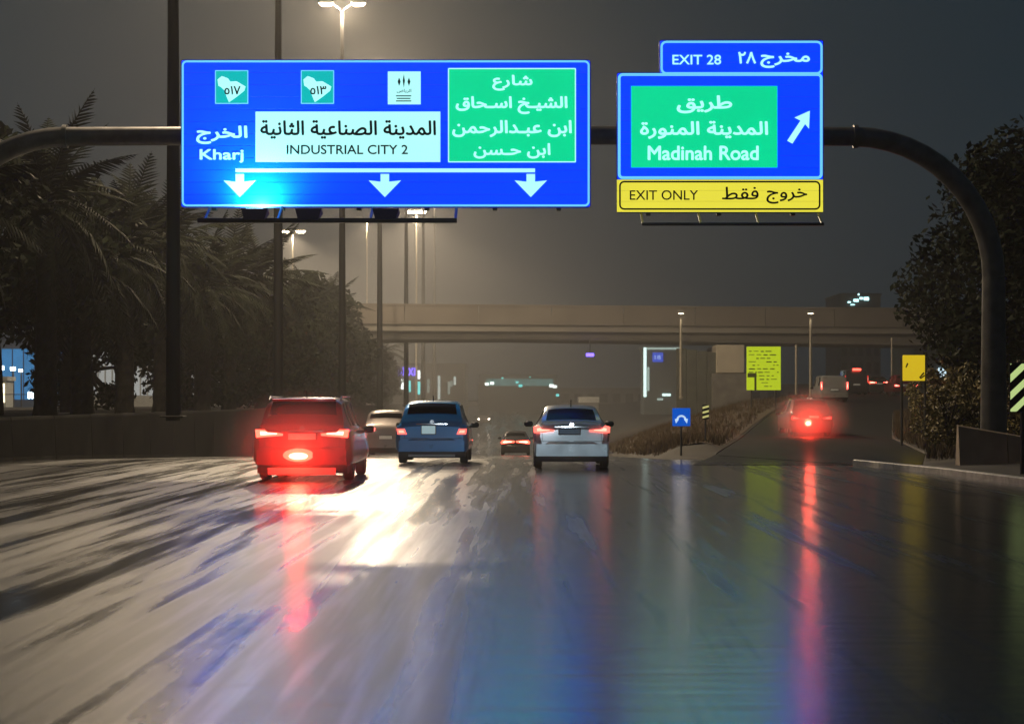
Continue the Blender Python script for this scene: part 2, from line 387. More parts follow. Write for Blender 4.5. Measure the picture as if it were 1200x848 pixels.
for i in range(22):
    y0 = 110+i*5; z0, z1 = mz(y0), mz(y0+4.95); t0 = min(1.6, z0+.4+.028*(y0-110)); t1 = min(1.6, z1+.4+.028*(y0-105))
    MB().add([(4.0,y0,z0-.3),(4.3,y0,z0-.3),(4.3,y0,t0),(4.0,y0,t0),(4.0,y0+4.95,z1-.3),(4.3,y0+4.95,z1-.3),(4.3,y0+4.95,t1),(4.0,y0+4.95,t1)],
        [(0,1,2,3),(7,6,5,4),(0,3,7,4),(1,5,6,2),(3,2,6,7)]).build('wall_panel', CONCD, rw)

# ------------------------------------------------------------------ sign gantry
YG = 53.6; PM = FX/53.0
STEEL = mat('galvanised_steel', (.14,.135,.13), .42, .5, var=.25, scale=3, bump=.08)
STEELD = mat('painted_dark_steel', (.075,.07,.065), .42, .3, var=.3, scale=2)
gz = zz(158, YG); rP = .25
gantry = thing('sign_gantry', (0, YG+.35, 0), 'curved grey pipe gantry spanning the road and carrying both glowing signs', 'gantry')
def gp(px_): return zx(px_, YG)
xr_, xl_ = gp(1168), gp(-90); R = 3.7
MB().tube([(xl_+R,0,gz),(-4,0,gz+.03),(4,0,gz+.03),(xr_-R,0,gz)], rP, 20).build('cross_beam', STEEL, gantry, smooth=True)
for side, xo in ((1, xr_), (-1, xl_)):
    pts = [(xo-side*R*(1-math.sin(a*PI/24)), 0, gz-R*(1-math.cos(a*PI/24))) for a in range(13)]
    MB().tube(pts, [rP+.012+.003*i for i in range(13)], 20).build('curved_corner', STEEL, gantry, smooth=True)
    MB().tube([(xo,0,gz-R),(xo,0,.5)], [rP+.05,rP+.10], 20).build('post', STEEL, gantry, smooth=True)
    MB().tube([(xo-side*R,0,gz),(xo-side*(R-.12),0,gz)], rP+.06, 20).build('flange', STEEL, gantry, smooth=True)
    b = MB().bbox(xo-.5,xo+.5,-.5,.5,-.1,.55,.04); b.build('plinth', CONC, gantry)

BLUE = emit('glow_blue_sheeting', (0.0,.020,.80), 2.6, base=(.0,.16,.6), var=.12)  # sign sheeting emits by itself, in place of headlamp light thrown back
GREEN = emit('glow_green_sheeting', (.0,.62,.27), 1.15, base=(0,.25,.1), var=.08)
WHITE = emit('glow_white_sheeting', (.38,.85,.83), 1.25, base=(.5,.6,.6), var=.06)
WBORD = emit('glow_border_sheeting', (.16,.66,.95), 1.0, base=(.4,.6,.7))
TEAL = emit('glow_teal_sheeting', (.0,.50,.50), .95, base=(0,.25,.25))
YELL = emit('glow_yellow_sheeting', (.88,.80,.06), .95, base=(.5,.45,.05), var=.06)
BLK = mat('black_sheeting', (.01,.012,.014), .5)
YS = 53.0
def S(px_, py_): return ((px_-PX)/PM, CAMZ-(py_-PY)/PM)
def srect(px0, px1, py0, py1):
    a = S(px0, py1); b = S(px1, py0); return a[0], b[0], a[1], b[1]
def plate(name, px0, px1, py0, py1, m, parent, r=0, y0=0, y1=.02):
    a = srect(px0, px1, py0, py1)
    b = MB().prism(rrect(*a, r/PM) if r else [(a[0],a[2]),(a[1],a[2]),(a[1],a[3]),(a[0],a[3])], y0, y1); return b.build(name, m, parent)
def border(px0, px1, py0, py1, wd, r, m, parent, y0):
    a = srect(px0, px1, py0, py1); i = srect(px0+wd, px1-wd, py0+wd, py1-wd)
    return MB().ring(rrect(*a, r/PM), rrect(*i, max(.5, r-wd)/PM), y0, y0+.004).build('border', m, parent)
def word(t, px0, px1, py0, py1, m, parent, ar=False, bold=.02, y=-.014):
    a = srect(px0, px1, py0, py1); return lettering(t, *a, y, m, parent, bold, ar)
def polyp(name, pts, m, parent, y0=-.012, y1=-.004):
    return MB().prism([S(*p) for p in pts], y0, y1).build(name, m, parent)
def planks(px0, px1, py0, py1, n, m, parent, lab='plank'):
    for i in range(n):
        h = (py1-py0)/n
        a = srect(px0, px1, py0+i*h+.25, py0+(i+1)*h-.25)
        MB().bbox(a[0], a[1], 0.0, .05, a[2], a[3], .004).build(lab, m, parent)

sg = thing('overhead_sign', (0, YS, 0), 'wide blue overhead sign with four destination fields and three down arrows', 'road sign')
planks(213, 691, 71, 242, 12, BLUE, sg)
plate('edge_frame', 211.5, 692.5, 69.5, 243.5, mat('blue_edge', (.01,.04,.3), .4), sg, 5, .052, .10)
border(213, 691, 71, 242, 2.3, 6, WBORD, sg, -.006)
for dx in (0, 100.6):
    plate('route_shield', 252+dx, 291+dx, 82.5, 122, TEAL, sg, 0, -.006, -.001)
    border(252+dx, 291+dx, 82.5, 122, 1.1, 1.2, WBORD, sg, -.010)
    zp = [(245,150),(268,131),(300,143),(312,160),(345,158),(392,186),(385,208),(345,240),(305,268),(290,232),(280,205),(262,188),(250,182)]
    polyp('map_outline', [(x/4.4615+200+dx, y/4.4615+60) for x, y in zp], WHITE, sg, -.012, -.008)
    word('٥١٧' if dx == 0 else '٥١٣', 263+dx, 282+dx, 101, 111, BLK, sg, bold=.05, y=-.0145)
plate('logo_panel', 454.5, 493, 84, 122.5, WHITE, sg, 0, -.006, -.001)
GRY = mat('dark_green_print', (.02,.10,.09), .5)
for x0, x1, y0, y1 in ((472,474.5,87,103),(466,469.5,91,101),(477.5,481,91,101)):
    xm = (x0+x1)/2; polyp('logo_stroke', [(xm,y0),(x1,(y0+y1)/2),(xm,y1),(x0,(y0+y1)/2)], GRY, sg, -.010, -.006)
word('الرياض', 465, 482, 104.5, 109.5, GRY, sg, True, .02, -.010)
for i, (a, b) in enumerate(((464,482),(465,481),(464,482))): polyp('logo_line', [(a,112+i*3),(b,112+i*3),(b,113.2+i*3),(a,113.2+i*3)], GRY, sg, -.010, -.006)
word('الخرج', 230, 290, 147.5, 169, WHITE, sg, True, .05)
word('Kharj', 234, 285.5, 175, 191, WHITE, sg, False, .055)
plate('white_panel', 299.5, 516, 131, 190, WHITE, sg, 0, -.006, -.001)
BTX = mat('black_print', (.008,.02,.022), .5)
word('المدينة الصناعية الثانية', 305, 511, 141, 163, BTX, sg, True, .045)
word('INDUSTRIAL CITY 2', 336, 478, 170, 181, BTX, sg, False, .03)
plate('green_panel', 525, 675, 80, 190.5, GREEN, sg, 0, -.006, -.001)
border(525, 675, 80, 190.5, 1.3, 1.5, WHITE, sg, -.010)
word('شارع', 577, 624, 88, 106.5, WHITE, sg, True, .05)
word('الشيـخ اسـحاق', 534, 665, 113, 134, WHITE, sg, True, .05)
word('ابن عبـدالرحمن', 530, 670, 141, 161, WHITE, sg, True, .05)
word('ابن حـسن', 555, 645, 168, 186, WHITE, sg, True, .05)
polyp('bar', [(276,197.5),(627,197.5),(627,202),(276,202)], WHITE, sg, -.007, -.001)
for cx in (281, 451, 622):
    polyp('arrow', [(cx-5,204),(cx+5,204),(cx+5,213),(cx+19,211.5),(cx,231),(cx-19,211.5),(cx-5,213)], WHITE, sg, -.007, -.001)
for px_ in (250, 330, 420, 500, 580, 655):
    a = S(px_, 0)[0]; MB().bbox(a-.06, a+.06, .10, .32, S(0,246)[1], S(0,74)[1], .01).build('rear_bracket', STEELD, sg)
# light bar under the wide sign
zb = S(0, 262)[1]
MB().bbox(S(238,0)[0], S(537,0)[0], -.95, -.82, zb-.06, zb+.06, .01).build('light_bar', STEELD, sg)
for px_ in (246, 330, 437, 535):
    a = S(px_, 0)[0]
    MB().tube([(a,-.88,zb),(a,-.1,S(0,246)[1]),(a,.2,S(0,240)[1])], .035, 8).build('bar_arm', STEELD, sg)
for px_ in (304, 366, 455):
    a = S(px_, 0)[0]
    b = MB().add([(a-.26,-1.05,zb+.02),(a+.26,-1.05,zb+.02),(a+.26,-.75,zb+.02),(a-.26,-.75,zb+.02),(a-.34,-.98,zb+.30),(a+.34,-.98,zb+.30),(a+.34,-.62,zb+.20),(a-.34,-.62,zb+.20)],
        [(0,3,2,1),(0,1,5,4),(1,2,6,5),(2,3,7,6),(3,0,4,7),(4,5,6,7)])
    f = b.build('floodlight', mat('blue_floodlight_housing', (.02,.03,.12), .4), sg)
    if px_ == 304: MB().add([(a-.22,-.95,zb+.306),(a+.22,-.95,zb+.306),(a+.22,-.66,zb+.226),(a-.22,-.66,zb+.226)], [(0,1,2,3)]).build('lens', emit('floodlight_lens', (.5,.9,1.0), 6), f)
fl = lamp_light('floodlight_beam', (S(304,0)[0], -.55, zb+.38), 420, (.25,.95,1.0), sg, .06, 'SPOT', spot_size=math.radians(170), spot_blend=1.0)
fl.rotation_euler = (math.radians(180-38), 0, 0)

ex = thing('exit_sign', (0, YS, 0), 'blue exit sign with green field, number tab on top and yellow strip below', 'road sign')
planks(724, 964, 86, 210, 9, BLUE, ex)
border(724, 964, 86, 210, 3.2, 6, WBORD, ex, -.006)
planks(774, 964, 48, 85.6, 3, BLUE, ex, 'tab_plank')
border(774, 964, 48, 87.5, 2.6, 7, WBORD, ex, -.0065)
plate('edge_frame', 722.5, 965.5, 84.5, 249.5, mat('blue_edge', (.01,.04,.3), .4), ex, 3, .052, .10)
plate('edge_frame', 772.5, 965.5, 46.5, 84.4, mat('blue_edge', (.01,.04,.3), .4), ex, 3, .052, .10)
plate('green_panel', 739.5, 911, 101, 196.5, GREEN, ex, 0, -.006, -.001)
planks(723, 964.5, 210.4, 248.5, 3, YELL, ex, 'yellow_plank')
border(725.5, 961.5, 212, 246, 2.0, 6, BLK, ex, -.006)
word('EXIT 28', 788, 845, 64.5, 76, WHITE, ex, False, .03)
word('مخرج', 891, 949, 62, 80, WHITE, ex, True, .05)
word('٢٨', 865, 886, 61, 75, WHITE, ex, False, .055)
word('طريق', 793, 858, 112, 133, WHITE, ex, True, .05)
word('المدينة المنورة', 750, 900, 142, 163, WHITE, ex, True, .05)
word('Madinah Road', 759, 889, 171, 188, WHITE, ex, False, .05)
word('EXIT ONLY', 738, 818, 223, 234.5, BTX, ex, False, .02)
word('خروج', 898, 946, 221, 239, BTX, ex, True, .035)
word('فقط', 846, 889, 219, 234, BTX, ex, True, .035)
polyp('arrow', [(949,130),(931,138),(938,141.5),(922.5,165),(928.5,168.5),(943.5,145.5),(948,151)], WHITE, ex, -.007, -.001)
for px_ in (760, 843, 930):
    a = S(px_, 0)[0]; MB().bbox(a-.06, a+.06, .10, .32, S(0,252)[1], S(0,90)[1], .01).build('rear_bracket', STEELD, ex)
zb2 = S(0, 266)[1]
MB().bbox(S(750,0)[0], S(960,0)[0], -.9, -.82, zb2-.04, zb2+.04, .01).build('light_bar', STEELD, ex)
for px_ in (751, 818, 885, 958):
    a = S(px_, 0)[0]; MB().tube([(a,-.86,zb2),(a,-.1,S(0,251)[1])], .03, 8).build('bar_arm', STEELD, ex)

# ------------------------------------------------------------------ street lamps
LENS = emit('lamp_lens', SODIUM, 60); POLE = mat('lamp_pole_paint', (.016,.016,.016), .7, .1, var=.2, scale=2); POLEL = mat('pale_lamp_pole', (.5,.45,.36), .4, .3, var=.1)
def street_lamp(x, y, z0, H, label, group, arm=1.7, r0=.22, r1=.09, light=LAMP_W, heads=2, lens=LENS, ps=1.0, pm=POLE, up=None, name='street_lamp', color=SODIUM, spot=False):
    t = thing(name, (x, y, z0), label, 'street lamp', group)
    MB().tube([(0,0,-.1),(0,0,H*.4),(0,0,H-.4)], [r0,(r0+r1)*.55,r1], 12).build('pole', pm, t, smooth=True)
    MB().bbox(-r0*1.5, r0*1.5, -r0*1.5, r0*1.5, 0, .06, .02).build('base_plate', pm, t)
    for s in ((-1,1) if heads == 2 else (0,)):
        if s: MB().tube([(0,0,H-.5),(s*arm*.5,0,H-.15),(s*arm,0,H)], .05*ps, 8).build('arm', pm, t, smooth=True)
        hx = s*arm
        h = MB().add([(hx-.45*ps,-.18*ps,H-.05),(hx+.45*ps,-.18*ps,H-.05),(hx+.45*ps,.18*ps,H-.05),(hx-.45*ps,.18*ps,H-.05),(hx-.3*ps,-.1*ps,H+.14),(hx+.3*ps,-.1*ps,H+.14),(hx+.3*ps,.1*ps,H+.14),(hx-.3*ps,.1*ps,H+.14)],
            [(0,3,2,1),(4,5,6,7),(0,1,5,4),(1,2,6,5),(2,3,7,6),(3,0,4,7)]).build('lamp_head', mat('lamp_housing', (.3,.3,.28), .4, .4), t)
        MB().add([(hx-.38*ps,-.15*ps,H-.07),(hx+.38*ps,-.15*ps,H-.07),(hx+.38*ps,.15*ps,H-.07),(hx-.38*ps,.15*ps,H-.07),(hx-.25*ps,-.08*ps,H-.2*ps),(hx+.25*ps,-.08*ps,H-.2*ps),(hx+.25*ps,.08*ps,H-.2*ps),(hx-.25*ps,.08*ps,H-.2*ps)],
            [(3,2,1,0),(7,6,5,4),(0,1,5,4),(1,2,6,5),(2,3,7,6),(3,0,4,7)]).build('lens', lens, h)
    if light and spot: lamp_light('lamp_glow', (0, 0, H-.45), light, color, t, .3, 'SPOT', spot_size=math.radians(spot), spot_blend=.35)
    elif light: lamp_light('lamp_glow', (0, 0, H-.45), light, color, t, .3)
    return t
row = [(150,None),(203,63),(326,89.5),(401,120),(445,150),(476,182),(496,211),(509,240)]
names = {203:'tall dark lamp post rising behind the left end of the wide blue sign', 326:'second tall lamp post, passing behind the Kharj lettering',
 401:'tall lamp post whose twin lit head stands above the wide sign', 445:'tall lamp post right of the twin headed one, head hidden by the sign',
 476:'thin tall lamp post under the middle of the wide sign', 496:'faint thin lamp post right of the middle one, in the haze', 509:'farthest faint lamp post of the row, behind the wide sign'}
RG = 'tall lamp posts in a row along the left side of the road'
for px_, Y in row:
    if Y is None: continue
    H = 25.0 if px_ > 203 else 26
    z0 = 1.05; x = zx(px_, Y)
    top = {401:zz(3,120)-z0}.get(px_, H-z0)
    street_lamp(x, Y, z0, top, names[px_], RG, arm=.95, r0=.24, r1=.1, spot={63:146,89.5:150,182:140,211:140,240:140}.get(Y, 0), light=LAMP_W*{63:2.8,89.5:3.5,120:4.0,150:2.6}.get(Y,1.0))
for Y in (34, 5, -25):      # the same row goes on beside and behind the camera
    street_lamp(-11.4, Y, 1.05, 24, 'tall lamp post of the row %s' % {34:'nearest before the gantry, left of the picture',5:'beside the camera',-25:'behind the camera'}[Y], RG, arm=.95, light={34:0,5:900,-25:0}[Y], spot=140)
def lamp_px(px_, top, Y, label, lw, ps, gr=None, **k):
    z = 1.05 if k.get('z0') is None else k.pop('z0')
    return street_lamp(zx(px_,Y), Y, z, zz(top,Y)-z, label, gr, light=lw, ps=ps, **k)
lamp_px(343, 270, 205, 'lit twin headed street lamp above the palms, leftmost under the wide sign', LAMP_W*1.4, 1.2, 'twin headed lit lamps seen under the wide sign', spot=145, arm=.8, r0=.12, r1=.07, pm=POLEL)
lamp_px(430, 256, 235, 'lit twin headed street lamp between the two thick posts', LAMP_W*1.4, 1.2, 'twin headed lit lamps seen under the wide sign', spot=145, arm=.9, r0=.12, r1=.07, pm=POLEL)
lamp_px(488, 247, 215, 'brightest lit street lamp just below the wide sign edge', LAMP_W*2, 1.4, 'twin headed lit lamps seen under the wide sign', spot=145, arm=.5, r0=.12, r1=.08, pm=POLEL)
SMALL = emit('small_lamp_lens', (1,.85,.62), 7)
for px_, Y, lab in ((798,150,'short lit lamp post standing left of the lime sign'),(950,150,'short lit lamp post standing right of the lime sign')):
    street_lamp(zx(px_,Y), Y, zz(466,Y), zz(366,Y)-zz(466,Y), lab, 'short lamp posts by the exit ramp', heads=1, r0=.11, r1=.08, light=60, lens=SMALL, ps=.55, pm=POLEL, color=(1,.85,.6))
for px_, y0, y1, Y, lab, r in ((933,404,450,160,'thin pale pole right of the lime sign','.09'),(1045,396,430,160,'thin pale pole left of the yellow sign','.06')):
    tag(MB().tube([(0,0,0),(0,0,zz(y0,Y)-zz(y1+12,Y))], float(r), 8).build('pole', POLEL, None, loc=(zx(px_,Y),Y,zz(y1+12,Y))), lab, 'pole')

# ------------------------------------------------------------------ vehicles
for hx in (-.65, .75):   # dipped headlamps of the car the photograph is taken from
    o = lamp_light('dipped_headlamp', (hx, .9, .68), 1700, (.76,.90,1.0), None, .07, 'SPOT', spot_size=math.radians(26), spot_blend=.9)
    o.rotation_euler = (math.radians(87.5), 0, 0)
GLASS = mat('tinted_window', (.006,.006,.007), .25, 0, spec=.08)
RUB = mat('tyre_rubber', (.018,.018,.018), .75, bump=.2, scale=30); RIM = mat('alloy_rim', (.35,.35,.36), .3, .9)
TRIM = mat('black_trim', (.02,.02,.021), .5); CHR = mat('chrome', (.65,.65,.66), .15, 1.0)
PLATE = mat('plate_white', (.7,.72,.72), .4)
def paint(n, c, rough=.3): return mat(n, c, rough, .25, coat=.8, var=.04, scale=3)
PROF = {   # y, sill z, belt z, top z, half width sill, belt, top
 'sedan': (4.75, 1.46, [(0,.40,.84,.90,.70,.74,.52),(.05,.32,.90,1.02,.82,.84,.60),(.30,.27,.93,1.07,.88,.90,.66),(.60,.26,.95,1.09,.89,.91,.66),(.95,.26,.95,1.26,.89,.91,.62),(1.30,.26,.95,1.40,.89,.91,.57),
     (1.9,.26,.94,1.46,.89,.91,.58),(2.6,.26,.93,1.44,.89,.91,.58),(3.0,.26,.92,1.28,.89,.91,.60),(3.45,.26,.90,1.0,.89,.90,.64),(4.1,.26,.82,.90,.88,.89,.62),(4.6,.28,.70,.76,.80,.82,.55),(4.75,.38,.58,.62,.66,.70,.45)], (.60,1.30), (2.65,3.4)),
 'suv': (4.75, 1.78, [(0,.46,.98,1.06,.80,.80,.66),(.05,.38,1.04,1.20,.90,.89,.72),(.14,.34,1.06,1.36,.93,.91,.70),(.30,.33,1.08,1.60,.94,.92,.66),(.46,.33,1.08,1.72,.94,.93,.64),
     (1.2,.33,1.07,1.78,.94,.93,.64),(2.3,.33,1.06,1.77,.94,.93,.64),(2.85,.33,1.05,1.68,.94,.93,.64),(3.15,.33,1.04,1.42,.94,.93,.66),(3.5,.33,1.02,1.14,.94,.92,.70),(4.2,.34,.94,1.04,.93,.90,.68),(4.62,.38,.82,.90,.86,.84,.62),(4.75,.46,.70,.74,.74,.74,.5)], (.14,.46), (2.9,3.45)),
 'van': (4.9, 2.0, [(0,.42,1.05,1.12,.78,.78,.70),(.05,.36,1.1,1.3,.88,.88,.76),(.12,.33,1.12,1.62,.92,.90,.74),(.22,.32,1.12,1.9,.93,.91,.72),(.45,.32,1.12,1.97,.93,.92,.72),
     (1.5,.32,1.12,2.0,.93,.92,.72),(3.0,.32,1.1,1.98,.93,.92,.72),(3.4,.32,1.08,1.86,.93,.92,.72),(3.8,.32,1.06,1.5,.93,.91,.72),(4.2,.33,1.0,1.12,.92,.9,.72),(4.7,.36,.84,.92,.86,.84,.62),(4.9,.44,.7,.74,.74,.74,.5)], (.12,.22), (3.4,4.15)),
}
def section(st):
    y, zs, zb, zt, ws, wb, wt = st; h = zt-zb
    return [(0,zs-.02),(ws*.6,zs-.02),(ws*.93,zs),(ws,zs+.10),(ws+.01,zs+(zb-zs)*.45),(wb+.015,zs+(zb-zs)*.8),(wb,zb),(wb-.05,zb+.03*min(1,h/.1)),
            (wt+(wb-.05-wt)*.5, zb+h*.5),(wt+.06,zb+h*.88),(wt-.02,zt-.015),(wt*.6,zt+.005),(0,zt+.015)]
def car_mesh(kind, W, Hs, nsub):
    L, H, stn, rg, fg = PROF[kind]; st = []
    for i in range(len(stn)-1):
        p0, p1, p2, p3 = stn[max(i-1,0)], stn[i], stn[i+1], stn[min(i+2,len(stn)-1)]
        for k in range(nsub):
            t = k/nsub; q = []
            for a, b, c, d in zip(p0, p1, p2, p3):
                cr = .5*((2*b)+(-a+c)*t+(2*a-5*b+4*c-d)*t*t+(-a+3*b-3*c+d)*t**3); q.append(b+(c-b)*t+(cr-b-(c-b)*t)*.6)
            q[0] = p1[0]+(p2[0]-p1[0])*t; st.append(tuple(q))
    st.append(stn[-1]); return L, st, rg, fg
def car(name, kind, loc, label, cat, body, W=1.82, H=None, group=None, lamps='on', lampdef=None, plate=(0,.80,.26,.065), plate_mat=None, detail=True, fog=None, rz=0, skid=None, high=None, spoiler=False, lamp_s=9):
    t = thing(name, loc, label, cat, group, rz)
    L, st, rg, fg = car_mesh(kind, W, 1, 4 if detail else 2)
    sx = W/1.86; sz = (H/PROF[kind][1]) if H else 1.0
    secs = [(s[0], section(s)) for s in st]; n = len(secs[0][1])
    b = MB()
    ring = []
    for y, sec in secs:
        pts = [(x*sx, y, z*sz) for x, z in sec] + [(-x*sx, y, z*sz) for x, z in sec[-2:0:-1]]
        ring.append(len(b.v)); b.v += pts
    m = 2*n-2
    for i in range(len(secs)-1):
        for k_ in range(m): b.f.append((ring[i]+k_, ring[i]+(k_+1)%m, ring[i+1]+(k_+1)%m, ring[i+1]+k_))
    b.f.append(tuple(range(m))[::-1]); b.f.append(tuple(ring[-1]+k_ for k_ in range(m)))
    me = b.mesh('body', body, True)
    wr = .33 if kind == 'sedan' else .37; wy = (.95, L-.92)
    bo = link('body', me, t)
    if detail:
        c = MB()
        for y in wy:
            for s in (-1, 1): c.tube([(s*.62*sx, y, wr), (s*1.3*sx, y, wr)], wr+.055, 24)
        cm = c.mesh('cut', None); bm = bmesh.new(); bm.from_mesh(cm); bmesh.ops.recalc_face_normals(bm, faces=bm.faces); bm.to_mesh(cm); bm.free()
        co = link('cut', cm); md = bo.modifiers.new('b', 'BOOLEAN'); md.object = co; md.solver = 'EXACT'
        dg = bpy.context.evaluated_depsgraph_get(); dg.update()
        nm = bpy.data.meshes.new_from_object(bo.evaluated_get(dg)); bo.modifiers.clear()
        if len(nm.polygons) > 100:
            bo.data = nm
            if not nm.materials: nm.materials.append(body)
            nm.set_sharp_from_angle(angle=math.radians(35))
            for p in nm.polygons:
                if abs(p.normal.y) > .97: p.use_smooth = False
        bpy.data.objects.remove(co)
    # windows sampled from the same body surface
    def patch(nm_, ya, yb, k0, k1, mir, off=.008, inset=(0,0)):
        rows = [(y, sec) for y, sec in secs if ya-1e-6 <= y <= yb+1e-6]
        if len(rows) < 2: return
        g = MB(); cols = []
        for y, sec in rows:
            seg = sec[k0:k1+1]
            a, z = seg[0], seg[-1]
            pl = [(seg[0][0]+(seg[1][0]-seg[0][0])*inset[0], seg[0][1]+(seg[1][1]-seg[0][1])*inset[0])] + seg[1:-1] + [(seg[-1][0]+(seg[-2][0]-seg[-1][0])*inset[1], seg[-1][1]+(seg[-2][1]-seg[-1][1])*inset[1])]
            if mir == 0: pl = pl + [(-x, z) for x, z in pl[-2::-1]] if abs(pl[-1][0]) < 1e-6 else pl
            cols.append([(x*sx*(mir if mir else 1), y, z*sz) for x, z in pl])
        nn = len(cols[0])
        cen = Vector((0, sum(r[0] for r in rows)/len(rows), .8))
        V = [Vector(p) for r in cols for p in r]; F = [(i*nn+k_, i*nn+k_+1, (i+1)*nn+k_+1, (i+1)*nn+k_) for i in range(len(cols)-1) for k_ in range(nn-1)]
        N = [Vector() for _ in V]
        for f in F:
            no = (V[f[1]]-V[f[0]]).cross(V[f[3]]-V[f[0]])
            ce = sum((V[i] for i in f), Vector())/4
            if no.dot(ce-cen) < 0: no = -no
            for i in f: N[i] += no
        g.add([v+q.normalized()*off for v, q in zip(V, N)] + [v-q.normalized()*.01 for v, q in zip(V, N)], F)
        K = len(V); bd = [k_ for k_ in range(nn)] + [(i+1)*nn+nn-1 for i in range(len(cols)-1)] + [(len(cols)-1)*nn+k_ for k_ in range(nn-2,-1,-1)] + [i*nn for i in range(len(cols)-2,0,-1)]
        g.f += [(bd[i], bd[(i+1)%len(bd)], bd[(i+1)%len(bd)]+K, bd[i]+K) for i in range(len(bd))]
        g.build(nm_, GLASS, t, smooth=True)
    patch('rear_window', rg[0]+.02, rg[1]-.01, 10, 12, 0, inset=(.12,0))
    patch('windshield', fg[0], fg[1], 10, 12, 0, inset=(.1,0))
    roofs = {'sedan':((1.3,2.05),(2.15,2.95)), 'suv':((.5,1.0),(1.1,2.0),(2.1,3.0)), 'van':((.5,1.5),(1.6,2.6),(2.7,3.5))}[kind]
    for s in (-1, 1):
        for a, c_ in roofs: patch('side_window', a, c_, 7, 9, s, inset=(.2,.1))
    # bumper, lamps, plate
    hw = .86*sx
    if kind == 'sedan': zb0, zb1 = .29, .62
    else: zb0, zb1 = .36, .72
    MB().slab(hw+.02, zb0*sz, zb1*sz, .05, .10, .12).build('rear_bumper', body, t, smooth=True)
    MB().slab(hw-.01, .16, (zb0+.06)*sz, .05, .085, .45).build('lower_valance', TRIM, t, smooth=True)
    MB().slab(hw-.02, zb0*sz, (zb1-.05)*sz, 0, -.10, -.1).build('front_bumper', body, t, smooth=True)
    MB().bbox(-.5*sx, .5*sx, L-.03, L+.03, .48*sz, .62*sz, .02).build('grille', TRIM, t)
    if skid: MB().slab(skid[0], skid[1], skid[2], -.075, .0, .03).build('skid_plate', skid[3], t, smooth=True)
    red = emit('tail_lamp_%s_%d' % (lamps, lamp_s*10), {'on':(1,.10,.06),'warm':(1,.12,.09),'dim':(1,.06,.04),'hot':(1,.07,.04)}[lamps], lamp_s, base=(.5,.01,.01)) if not name.startswith('x') else None
    lamp_glow = emit('tail_lamp_core_%d' % (lamp_s*10), (1,.34,.24), lamp_s)
    ld = lampdef or ([(.50,.80),(.84,.78),(.86,.92),(.80,.95),(.50,.87)] if kind != 'van' else [(.80,.95),(.88,.95),(.88,1.5),(.82,1.5)])
    for s in (-1, 1):
        q = [(s*x*sx, z*sz) for x, z in ld]
        if s < 0: q = q[::-1]
        o = MB().prism(q, -.035, .10).build('tail_lamp', red, t)
        cx = sum(p[0] for p in q)/len(q); cz = sum(p[1] for p in q)/len(q)
        MB().prism([(cx+(x-cx)*.62, cz+(z-cz)*.45) for x, z in q], -.042, -.03).build('bulb_strip', lamp_glow, o)
        mrr = MB().bbox(s*(.93*sx)-.02 if s > 0 else s*(.93*sx)-.20, s*(.93*sx)+.20 if s > 0 else s*(.93*sx)+.02, L*.66, L*.66+.12, .98*sz if kind != 'sedan' else .93*sz, (1.14 if kind != 'sedan' else 1.07)*sz, .04)
        mrr.build('mirror', TRIM if detail else TRIM, t, smooth=True)
        MB().bbox(s*.62*sx-.16, s*.62*sx+.16, L-.12, L-.02, .62*sz, .74*sz, .03).build('headlight', mat('headlight_glass', (.6,.6,.6), .1), t)
        if fog is None and detail:
            MB().bbox(s*.62*sx-.12, s*.62*sx+.12, -.065, -.04, (zb0+.06)*sz, (zb0+.10)*sz, .01).build('reflector', mat('red_reflector', (.35,.01,.01), .2), t)
    px0, pz, pw, ph = plate
    p_ = MB().bbox(px0-pw, px0+pw, -.05, -.028, pz-ph, pz+ph, .006).build('number_plate', plate_mat or PLATE, t)
    MB().bbox(px0-pw-.02, px0+pw+.02, -.035, .01, pz-ph-.02, pz+ph+.02, .01).build('plate_recess', TRIM, t)
    if detail:
        MB().slab(.40*sx, pz+ph+.03, pz+ph+.06, -.02, .01, .02).build('boot_handle', CHR, t)
        for s in (-1, 1): MB().tube([(s*.45, .0, (zb0-.02)*sz), (s*.45, .25, (zb0-.02)*sz)], .035, 10).build('exhaust_pipe', CHR, t)
        bz_ = (pz+ph+.10)
        MB().prism([(.055*math.cos(a_*PI/8), bz_+.045*math.sin(a_*PI/8)) for a_ in range(16)], -.018, .01).build('badge', CHR, t)
        for s in (-1, 1): MB().slab(s*.78*sx, (zb1+.006)*sz, (zb1+.018)*sz, -.006, .004, .01, x0=s*.05 if s > 0 else -.05).build('panel_gap', TRIM, t)
        if kind == 'suv': MB().tube([(.0,.08,1.16*sz),(.02,.20,1.20*sz),(.32,.24,1.30*sz)], .012, 6).build('rear_wiper', TRIM, t)
        MB().tube([(0,.95,PROF[kind][1]*sz-.03),(0,.80,PROF[kind][1]*sz+.13)], .012, 6).build('roof_aerial', TRIM, t)
        # panel gaps drawn as thin recessed strips round the boot lid
        for s in (-1, 1): MB().bbox(s*.70*sx-.004, s*.70*sx+.004, -.012, .01, zb1*sz, (1.0 if kind!='sedan' else .86)*sz, .001).build('panel_gap', TRIM, t)
    if spoiler:
        MB().slab(.60*sx, 1.70*sz, 1.755*sz, .34, .06, .25).build('roof_spoiler', body, t, smooth=True)
        for s in (-1, 1): MB().tube([(s*.68*sx, .55, 1.72*sz), (s*.68*sx, .75, 1.80*sz), (s*.68*sx, 2.6, 1.80*sz), (s*.68*sx, 2.8, 1.72*sz)], .018, 6).build('roof_rail', CHR, t)
    if high: MB().bbox(-high[0], high[0], high[3], high[3]+.05, high[1], high[2], .005).build('brake_light', emit('brake_light', (1,.08,.05), 5), t)
